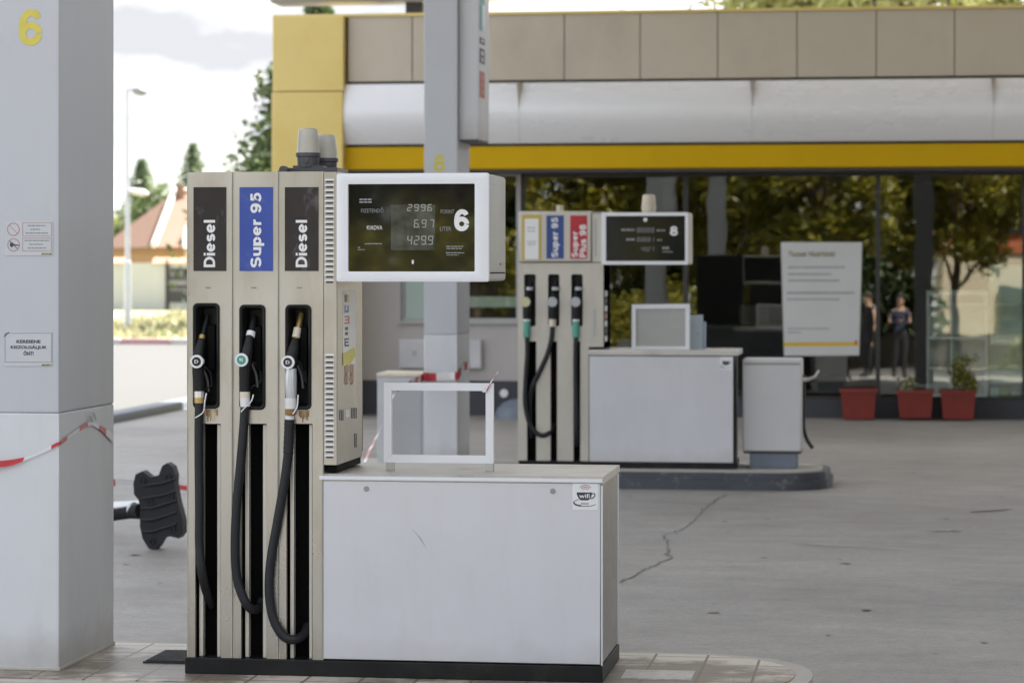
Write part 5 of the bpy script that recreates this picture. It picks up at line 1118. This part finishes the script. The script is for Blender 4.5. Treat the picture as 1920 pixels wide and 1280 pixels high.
mo = thing('till_screen', ((bkx0 + bkx1) / 2, 30.3, PZ(609, 1390, 30)), 'dark flat screen standing on the counter', 'screen')
b = MB(); b.box(PX(1386, 30.3), PX(1440, 30.3), 30.3, 30.35, PZ(607, 1390, 30.3), PZ(572, 1390, 30.3), .005); b.build('panel', mat('till_grey', (.10, .09, .075), .5), mo)
b = MB(); b.box(PX(1408, 30.3), PX(1418, 30.3), 30.31, 30.34, PZ(609, 1390, 30), PZ(606, 1390, 30.3)); b.build('stand', frame_dark, mo)
YK = 27.0
kc = thing('glass_case', (PX(1890, YK), YK + .3, .03), 'tall glass display case at the right end of the shop window', 'display case')
x0, x1 = PX(1855, YK), PX(1960, YK)
b = MB(); b.box(x0, x1, YK + .5, YK + .52, .03, PZ(497, 1890, YK)); b.build('back', shelf_white, kc)
b = MB(); b.box(x0, x0 + .012, YK, YK + .499, .03, PZ(497, 1890, YK)); b.box(x0 + .013, x1, YK, YK + .01, .03, PZ(497, 1890, YK)); b.build('glass', case_glass, kc)
for py in (570, 640, 715): b = MB(); b.box(x0 + .014, x1, YK + .02, YK + .49, PZ(py + 3, 1890, YK), PZ(py, 1890, YK)); b.build('shelf', shelf_white, kc)
for i, px in enumerate((1858, 1876, 1895)):
    x0b = PX(px, YK + .1); o = MB().box(x0b, x0b + .075, YK + .08, YK + .3, .032, PZ(727, px, YK), .006).build('drink_pack', [paper, mat('pack_yellow', (.55, .48, .22), .5), mat('pack_pale', (.55, .58, .5), .5)][i])
    tag(o, ['white pack at the left in the bottom of the glass case', 'yellowish pack in the middle of the glass case bottom', 'pale green pack at the right in the glass case bottom'][i], 'pack', 'packs in the glass case')

# ================================================================== BACKGROUND LEFT
YLp = 58.0
lp_ = thing('street_lamp', (PX(239, YLp), YLp, 0.06), 'tall grey street lamp with a short arm on the grass verge', 'street lamp')
x = PX(239, YLp); ztp = PZ(168, 239, YLp)
b = MB(); b.tube([(x, YLp, .05), (x, YLp, 1.6), (x, YLp, 1.65), (x, YLp, ztp)], [.085, .08, .06, .04], 14); b.build('pole', galv, lp_)
b = MB(); b.tube(spline([(x, YLp, ztp - .01), (x + .08, YLp, ztp + .02), (PX(252, YLp), YLp, ztp + .0)], 5), .03, 8); b.build('arm', galv, lp_)
xa, xb = PX(248, YLp), PX(276, YLp)
b = MB(); rings = []
for f, hh, ww in ((0, .03, .04), (.2, .09, .09), (.6, .10, .11), (1, .04, .06)):
    cx = xa + (xb - xa) * f; zz = ztp - .02 - .05 * f; rings.append([Vector((cx, YLp + ww * math.cos(6.2832 * i / 12), zz + hh * math.sin(6.2832 * i / 12))) for i in range(12)])
b.loft(rings); b.build('lamp_head', lamp_grey, lp_)
b = MB(); xa = PX(243, YLp); za = PZ(358, 260, YLp); rings = []
for f, hh in ((0, .03), (.15, .07), (.8, .08), (1, .03)):
    rings.append([Vector((xa + .42 * f, YLp + .1 * math.cos(6.2832 * i / 12), za - .06 * f + hh * math.sin(6.2832 * i / 12))) for i in range(12)])
b.loft(rings); b.build('lower_lamp_head', tape_white, lp_)
# wall with tiled coping, dark sign board
YWl = 75.5
wl = thing('garden_wall', (PX(250, YWl), YWl, .2), 'pale grey-green garden wall with orange coping tiles across the road', 'wall')
b = MB(); b.box(PX(60, YWl), PX(560, YWl), YWl, YWl + .25, 0.1, PZ(493, 280, YWl)); b.build('wall', fence_wall, wl)
b = MB(); b.box(PX(311, YWl), PX(317, YWl), YWl - .06, YWl, .1, PZ(487, 314, YWl)); b.box(PX(360, YWl), PX(366, YWl), YWl - .06, YWl, .1, PZ(487, 314, YWl)); b.build('post', frame_dark, wl)
b = MB(); zc_ = PZ(493, 280, YWl)
for i in range(30):
    x = PX(70, YWl) + i * .25
    if i in (11, 12, 13): continue
    b.prism([(YWl - .12, zc_ + .001), (YWl + .12, zc_ + .16), (YWl + .36, zc_ + .001)], x, x + .235, 'x')
b.build('coping', tile_orange, wl)
bd_ = thing('sign_board', (PX(340, YWl - .1), YWl - .1, 1), 'dark board with pale blurred writing on the garden wall', 'sign board')
b = MB(); b.box(PX(317.5, YWl), PX(359, YWl), YWl - .05, YWl - .005, PZ(566, 340, YWl), PZ(503, 340, YWl)); b.build('board', mat('board_dark', (.045, .045, .05), .5), bd_)
htext('WE', 318, 344, 508, 520, bd_, YWl - .052, lettering_grey, .03)
bars('small_print', lettering_grey, bd_, [(319, 352, 530, 9), (319, 352, 543, 3)], YWl - .052)
# house with hipped tile roof, corner towards us
YHo = 120.0; hx, hz = P(300, 463, YHo); hh = 4.6
ho = thing('house', (hx, YHo + hh, 0), 'low house with a hipped pinkish tile roof beyond the garden wall', 'house')
ang = R(45 - 6); cx, cy = hx + .25, YHo + hh * 1.0
def rot(px, py): return (cx + px * math.cos(ang) - py * math.sin(ang), cy + px * math.sin(ang) + py * math.cos(ang))
s_ = 3.35
cn4 = [rot(-s_, -s_), rot(s_, -s_), rot(s_, s_), rot(-s_, s_)]
b = MB(); b.prism([(cx + (x - cx) * .9, cy + (y - cy) * .9) for x, y in cn4], 0, hz - .02, 'z'); b.build('wall', house_brown, ho, smooth=0)
apx = PX(322, YHo + 4); za = PZ(359, 322, YHo + 4)
ap = Vector((apx, cy, za)); ap2 = ap + Vector((2.2, 1.0, 0))
vs = [Vector((*c, hz)) for c in cn4]
b = MB(); b.face([vs[0], vs[1], ap2, ap]); b.face([vs[3], vs[0], ap]); b.face([vs[1], vs[2], ap2]); b.face([vs[2], vs[3], ap, ap2]); b.face([v - Vector((0, 0, .12)) for v in vs]); 
for i in range(4): b.face([vs[i], vs[(i + 1) % 4], vs[(i + 1) % 4] - Vector((0, 0, .12)), vs[i] - Vector((0, 0, .12))])
rf = b.build('roof', roof_tile, ho, smooth=0)
b = MB()
for A, B_ in ((vs[0], ap), (ap, ap2), (vs[1], ap2)): b.tube([A + Vector((0, -.05, .08)), B_ + Vector((0, -.05, .1))], (.15 if A is vs[0] else .10), 8)
b.build('ridge_tiles', ridge_white, rf)
b = MB(); b.tube([Vector((apx + .35, cy - .4, za - .6)), Vector((apx + .35, cy - .4, za + .35))], .2, 4); b.build('chimney', roof_tile, rf)
b = MB(); q = [V3(341, 462, YHo + .6), V3(352, 462, YHo + .6), V3(360, 425, YHo + 1.5), V3(346, 425, YHo + 1.5)]; b.face(q); b.face([v + Vector((0, .1, -.1)) for v in q[::-1]]); b.build('skylight_panel', ridge_white, rf)
b = MB(); x0, z0 = P(344, 492, YHo + 1.6); b.box(x0, x0 + 2.2, YHo + 1.2, YHo + 1.4, 0, hz - .15); b.build('porch_wall', house_cream, ho)

# ------------------------------------------------------------------ trees
def tree(name, x, y, z0, H, crown_r, crown_z0, ncl, nlf, leaf, m, label, group, seed, cone=False, trunk_r=.2, lean=0):
    r_ = random.Random(seed); t = thing(name, (x, y, z0), label, 'tree', group)
    b = MB(); top = Vector((x + lean, y, z0 + H * .8)); tr = spline([(x, y, z0 - .1), (x + r_.uniform(-.1, .1), y, z0 + H * .3), top], 5)
    b.tube(tr, [trunk_r * (1 - .8 * i / (len(tr) - 1)) for i in range(len(tr))], 9)
    cl = []
    for i in range(ncl):
        if cone:
            f = (i + .5) / ncl; zz = z0 + crown_z0 + (H - crown_z0) * f; rr = crown_r * (1 - f) ** .85; a = i * 2.4
            c = Vector((x + lean * f + math.cos(a) * rr * r_.uniform(.35, .95), y + math.sin(a) * rr * r_.uniform(.35, .95), zz)); cl.append((c, max(.22, (1 - f) * crown_r * .55)))
        else:
            d = Vector((r_.gauss(0, 1), r_.gauss(0, 1), r_.gauss(0, 1))).normalized() * r_.uniform(.45, .95)
            c = Vector((x + lean + d.x * crown_r, y + d.y * crown_r, z0 + (H + crown_z0) / 2 + d.z * (H - crown_z0) / 2)); cl.append((c, crown_r * r_.uniform(.26, .42)))
    for c, _ in cl[::2]:
        s = tr[min(len(tr) - 1, int(len(tr) * r_.uniform(.35, .9)))]; mid = (s + c) / 2 + Vector((0, 0, .15)); b.tube([s, mid, c], [trunk_r * .3, trunk_r * .2, trunk_r * .06], 5)
    b.build('trunk', bark, t)
    b = MB()
    for c, rad in cl: leaves(b, c, rad, nlf, leaf, r_, .75)
    b.build('crown', m, t, smooth=0); return t
def conifer(px, py_top, wpx, Y, z0, label, seed, group='conifers beyond the house'):
    r_ = random.Random(seed); x, zt_ = P(px, py_top, Y); H = zt_ - z0; t = thing('conifer', (x, Y, z0), label, 'tree', group)
    b = MB(); b.tube([(x, Y, z0 - .1), (x, Y, z0 + H * .98)], [.2, .02], 8); b.build('trunk', bark, t)
    b = MB(); Rr = wpx * Y / F / 2; k = 0; zz = z0 + H * .12
    while zz < z0 + H * .985:
        f = (zz - z0) / H; L_ = Rr * (1 - f) ** .8 * 1.5 + .08
        for i in range(9):
            a = k * 1.7 + i * .7 + r_.uniform(-.2, .2); L2 = L_ * r_.uniform(.6, 1.1); d = Vector((math.cos(a), math.sin(a), 0))
            for j in range(9):
                g = (j + 1) / 9; p = Vector((x, Y, zz)) + d * L2 * g + Vector((0, 0, -.35 * L2 * g * g + .15 * g)); u = (d + Vector((r_.gauss(0, .6), r_.gauss(0, .6), r_.gauss(-.3, .4)))).normalized(); v = u.orthogonal(); s = .16
                b.face([p - u * s, p + v * s * .45, p + u * s, p - v * s * .45])
        zz += .16 + .1 * (1 - f); k += 1
    b.build('crown', leaf_conifer, t, smooth=0)
conifer(266, 298, 125, 140, 0, 'smaller conifer behind the house, beside the lamp pole', 11)
conifer(362, 268, 120, 142, 0, 'taller pointed conifer behind the house, beside the pump', 12)
tree('leafy_tree', PX(300, 135), 135, 0, 6.0, 2.6, 2.0, 30, 110, .16, leaf_dark, 'low dark tree behind the house roof', 'trees behind the house', 13)
tree('leafy_tree', PX(222, 137), 137, 0, 4.0, 1.4, 1.6, 16, 80, .16, leaf_light, 'low pale green tree at the left end of the house roof', 'trees behind the house', 17)
tree('shrub', PX(272, 119), 118.4, 0, 2.0, .4, .3, 10, 60, .09, leaf_yellow, 'small yellow-green shrub in front of the brown house wall', None, 18, trunk_r=.05)
xT, zT_ = P(600, 6, 60)
tree('leafy_tree', xT, 60, 0, zT_, 3.3, 1.0, 130, 150, .12, leaf_dark, 'tall dark tree rising behind the yellow corner of the shop', 'trees behind the shop', 21, cone=True, trunk_r=.22)
for i, (px, yy, h, cr) in enumerate(((1490, 52, 9.2, 1.9), (1690, 50, 9.4, 2.0), (1870, 54, 9.8, 2.2))):
    tree('leafy_tree', PX(px, yy), yy, 0, h, cr, 5.9, 46, 150, .11, leaf_light, ['light green tree behind the shop roof, leftmost over the roof edge', 'light green tree behind the shop roof, middle of the row', 'light green tree behind the shop roof, at the right edge'][i], 'trees behind the shop', 30 + i, trunk_r=.22)

# ================================================================== BEHIND THE CAMERA (seen mirrored in the glass)
for i, (x, y, h, cr, z0c) in enumerate(((-11.5, -20, 8.5, 2.6, 2.4), (-6.6, -22, 9.5, 3.0, 2.2), (-2.2, -19, 9.0, 2.6, 2.6), (1.6, -23, 9.5, 2.8, 2.2), (-9, -24, 9.5, 3.0, 2.0), (-4.5, -24, 9.5, 3.0, 2.0), (6.0, -20, 8.5, 2.6, 2.6))):
    tree('street_tree', x, y, 0, h, cr, z0c, 46, 300, .125, leaf_yellow, 'broad yellow-green street tree mirrored in the shop window', 'street trees across the road', 50 + i, trunk_r=.2)
hs = thing('house', (5, -34, 0), 'cream house with red-orange upper storey mirrored in the shop window', 'house')
b = MB(); b.box(1.4, 9, -40, -32, 0, 3.6); b.build('wall', house_cream, hs)
b = MB(); b.box(1.3, 9.1, -40.1, -31.9, 3.601, 6.4); b.build('upper_wall', house_redorange, hs)
b = MB(); b.prism([(-41, 6.401), (-31.4, 6.401), (-36, 9)], .8, 9.6, 'x'); b.build('roof', roof_tile, hs)
for i in range(2):
    for zz in (1, 4.2): b = MB(); b.box(3.2 + i * 3, 4.6 + i * 3, -31.98 if zz < 3 else -31.88, -31.8, zz, zz + 1.5); b.build('window', window_dark, hs)
b = MB(); b.box(-40, 40, -27, -26.9, 0, 1.0)
tag(b.build('hedge_wall', mat('dark_stone', (.12, .10, .08), .9, 0, .2, 2)), 'low grey wall across the street mirrored in the shop window', 'wall')
r_ = random.Random(78); t = thing('hedge', (-8, -28, 0), 'tall dark hedge across the street mirrored in the shop window', 'hedge')
b = MB(); b.box(-17, .9, -28.6, -28.2, 0, 1.0); b.build('twigs', bark, t)
b = MB()
for i in range(260): leaves(b, Vector((r_.uniform(-17, .9), -28.3 + r_.uniform(-.5, .5), r_.uniform(.3, 4.2))), .8, 75, .22, r_)
b.build('foliage', leaf_dark, t, smooth=0)
for i, (xx, yy) in enumerate(((-9.5, -15), (-7.2, -16), (-5.0, -14.8))):
    r_ = random.Random(90 + i); t = thing('shrub', (xx, yy, 0), 'sunlit yellow-green shrub across the drive mirrored in the near pump screen', 'shrub', 'shrubs mirrored in the pump screen')
    b = MB(); b.tube([(xx, yy, 0), (xx, yy, .9)], .06, 8); b.build('stem', bark, t)
    b = MB()
    for k in range(26): leaves(b, Vector((xx + r_.uniform(-.8, .8), yy + r_.uniform(-.6, .6), r_.uniform(.4, 2.1))), .5, 90, .08, r_)
    b.build('foliage', leaf_yellow, t, smooth=0)
r_ = random.Random(77); t = thing('bush', (3.2, -9.5, 0), 'round sunlit bush behind the camera mirrored in the glass', 'bush')
b = MB(); b.tube([(3.2, -9.5, 0), (3.2, -9.5, .5)], .05, 6); b.build('stem', bark, t)
b = MB()
for i in range(14): leaves(b, Vector((3.2 + r_.uniform(-.8, .8), -9.5 + r_.uniform(-.4, .4), .45 + r_.uniform(-.25, .3))), .35, 70, .07, r_)
b.build('foliage', leaf_yellow, t, smooth=0)

def person(x, y, label, top_m, arms, hs_=1.0):
    """standing figure facing +Y, grown over a joint skeleton with the skin modifier"""
    J = {'pel': (0, 0, .95, .125, .10), 'waist': (0, 0, 1.10, .115, .085), 'chest': (0, .0, 1.30, .145, .10), 'neck0': (0, -.01, 1.44, .07, .06), 'neck': (0, 0, 1.50, .048, .05), 'head0': (0, .015, 1.57, .070, .085), 'head1': (0, .01, 1.68, .068, .082),
         'sl': (-.17, 0, 1.40, .055, .055), 'sr': (.17, 0, 1.40, .055, .055), 'hl': (-.09, 0, .88, .09, .09), 'hr': (.09, 0, .88, .09, .09), 'kl': (-.10, .015, .48, .058, .06), 'kr': (.10, .015, .48, .058, .06), 'al': (-.10, -.02, .09, .038, .042), 'ar': (.10, -.02, .09, .038, .042), 'tl': (-.11, .13, .03, .04, .028), 'tr': (.11, .13, .03, .04, .028)}
    J['el'], J['wl'], J['fl'] = arms[0]; J['er'], J['wr'], J['frr'] = arms[1]
    E = [('pel', 'waist'), ('waist', 'chest'), ('chest', 'neck0'), ('neck0', 'neck'), ('neck', 'head0'), ('head0', 'head1'), ('neck0', 'sl'), ('neck0', 'sr'), ('sl', 'el'), ('el', 'wl'), ('wl', 'fl'), ('sr', 'er'), ('er', 'wr'), ('wr', 'frr'), ('pel', 'hl'), ('pel', 'hr'), ('hl', 'kl'), ('kl', 'al'), ('al', 'tl'), ('hr', 'kr'), ('kr', 'ar'), ('ar', 'tr')]
    ks = list(J); me = bpy.data.meshes.new('tmp'); me.from_pydata([tuple(c * hs_ for c in J[k][:3]) for k in ks], [(ks.index(a), ks.index(c)) for a, c in E], [])
    o = bpy.data.objects.new('tmp', me); C.objects.link(o); md = o.modifiers.new('s', 'SKIN'); sv = me.skin_vertices[0].data
    for i, k in enumerate(ks): sv[i].radius = (J[k][3], J[k][4])
    sv[0].use_root = True; sd = o.modifiers.new('d', 'SUBSURF'); sd.levels = 2; sd.render_levels = 2
    dg = bpy.context.evaluated_depsgraph_get(); m2 = bpy.data.meshes.new_from_object(o.evaluated_get(dg)); bpy.data.objects.remove(o)
    t = thing('person', (x, y, 0), label, 'person'); m2.name = 'body'
    for q in (skin_m, top_m, cloth_dark, rubber): m2.materials.append(q)
    for p in m2.polygons:
        c = p.center; zz = c.z / hs_; p.use_smooth = True
        p.material_index = 3 if zz < .10 else 2 if zz < .98 else 1 if zz < 1.45 and abs(c.x) < .21 else 0
    bo = bpy.data.objects.new('body', m2); C.objects.link(bo); bo.parent = t
    b = MB(); rings = []
    for f in range(7):
        a = f / 6 * 1.75; rr = math.sin(a); rings.append([Vector((x + .082 * hs_ * max(rr, .05) * math.cos(6.2832 * i / 16), y - .015 + .098 * hs_ * max(rr, .05) * math.sin(6.2832 * i / 16), (1.645 + .105 * math.cos(a)) * hs_)) for i in range(16)])
    b.loft(rings); b.build('hair', hair_m, t)
    b = MB(); b.tube([Vector((x, y + .095 * hs_, 1.635 * hs_)), Vector((x, y + .115 * hs_, 1.60 * hs_))], [.008, .013], 6); b.build('nose', skin_m, t)
    for sx in (-1, 1):
        b = MB(); b.cyl((x + sx * .03, y + .085, 1.645 * hs_), (x + sx * .03, y + .097, 1.645 * hs_), .008); b.build('eye', hair_m, t)
    for side in (0, 1):
        f = Vector(arms[side][2][:3]); w_ = Vector(arms[side][1][:3]); d = (f - w_).normalized(); n_ = d.orthogonal().normalized()
        for k in range(5):
            off = n_ * (.016 * (k - 2)); ln = (.055, .07, .075, .07, .05)[k]
            p0 = (f + off) * 1.0; b = MB(); b.tube([Vector((x, y, 0)) + p0, Vector((x, y, 0)) + p0 + d * ln * .6, Vector((x, y, 0)) + p0 + d * ln + Vector((0, -.01, -.015))], [.0095, .009, .007], 6); b.build('finger', skin_m, t)
    return t
hold = [((-.24, .02, 1.15, .042, .042), (-.09, .20, 1.17, .03, .032), (-.04, .25, 1.20, .03, .022)), ((.24, .02, 1.15, .042, .042), (.09, .20, 1.17, .03, .032), (.04, .25, 1.20, .03, .022))]
hang = [((-.25, .0, 1.13, .042, .042), (-.10, .17, 1.10, .03, .032), (-.05, .21, 1.13, .03, .022)), ((.26, -.02, 1.12, .042, .042), (.27, .04, .86, .03, .032), (.27, .06, .79, .034, .02))]
person(0.08, -0.9, 'person in a dark sleeveless top with arms bent, mirrored in the window', cloth_navy, hold, 1.0)
person(-0.55, -1.3, 'person in dark clothes with one arm hanging, mirrored in the window', cloth_dark, hang, 1.02).rotation_euler = (0, 0, 1.1)
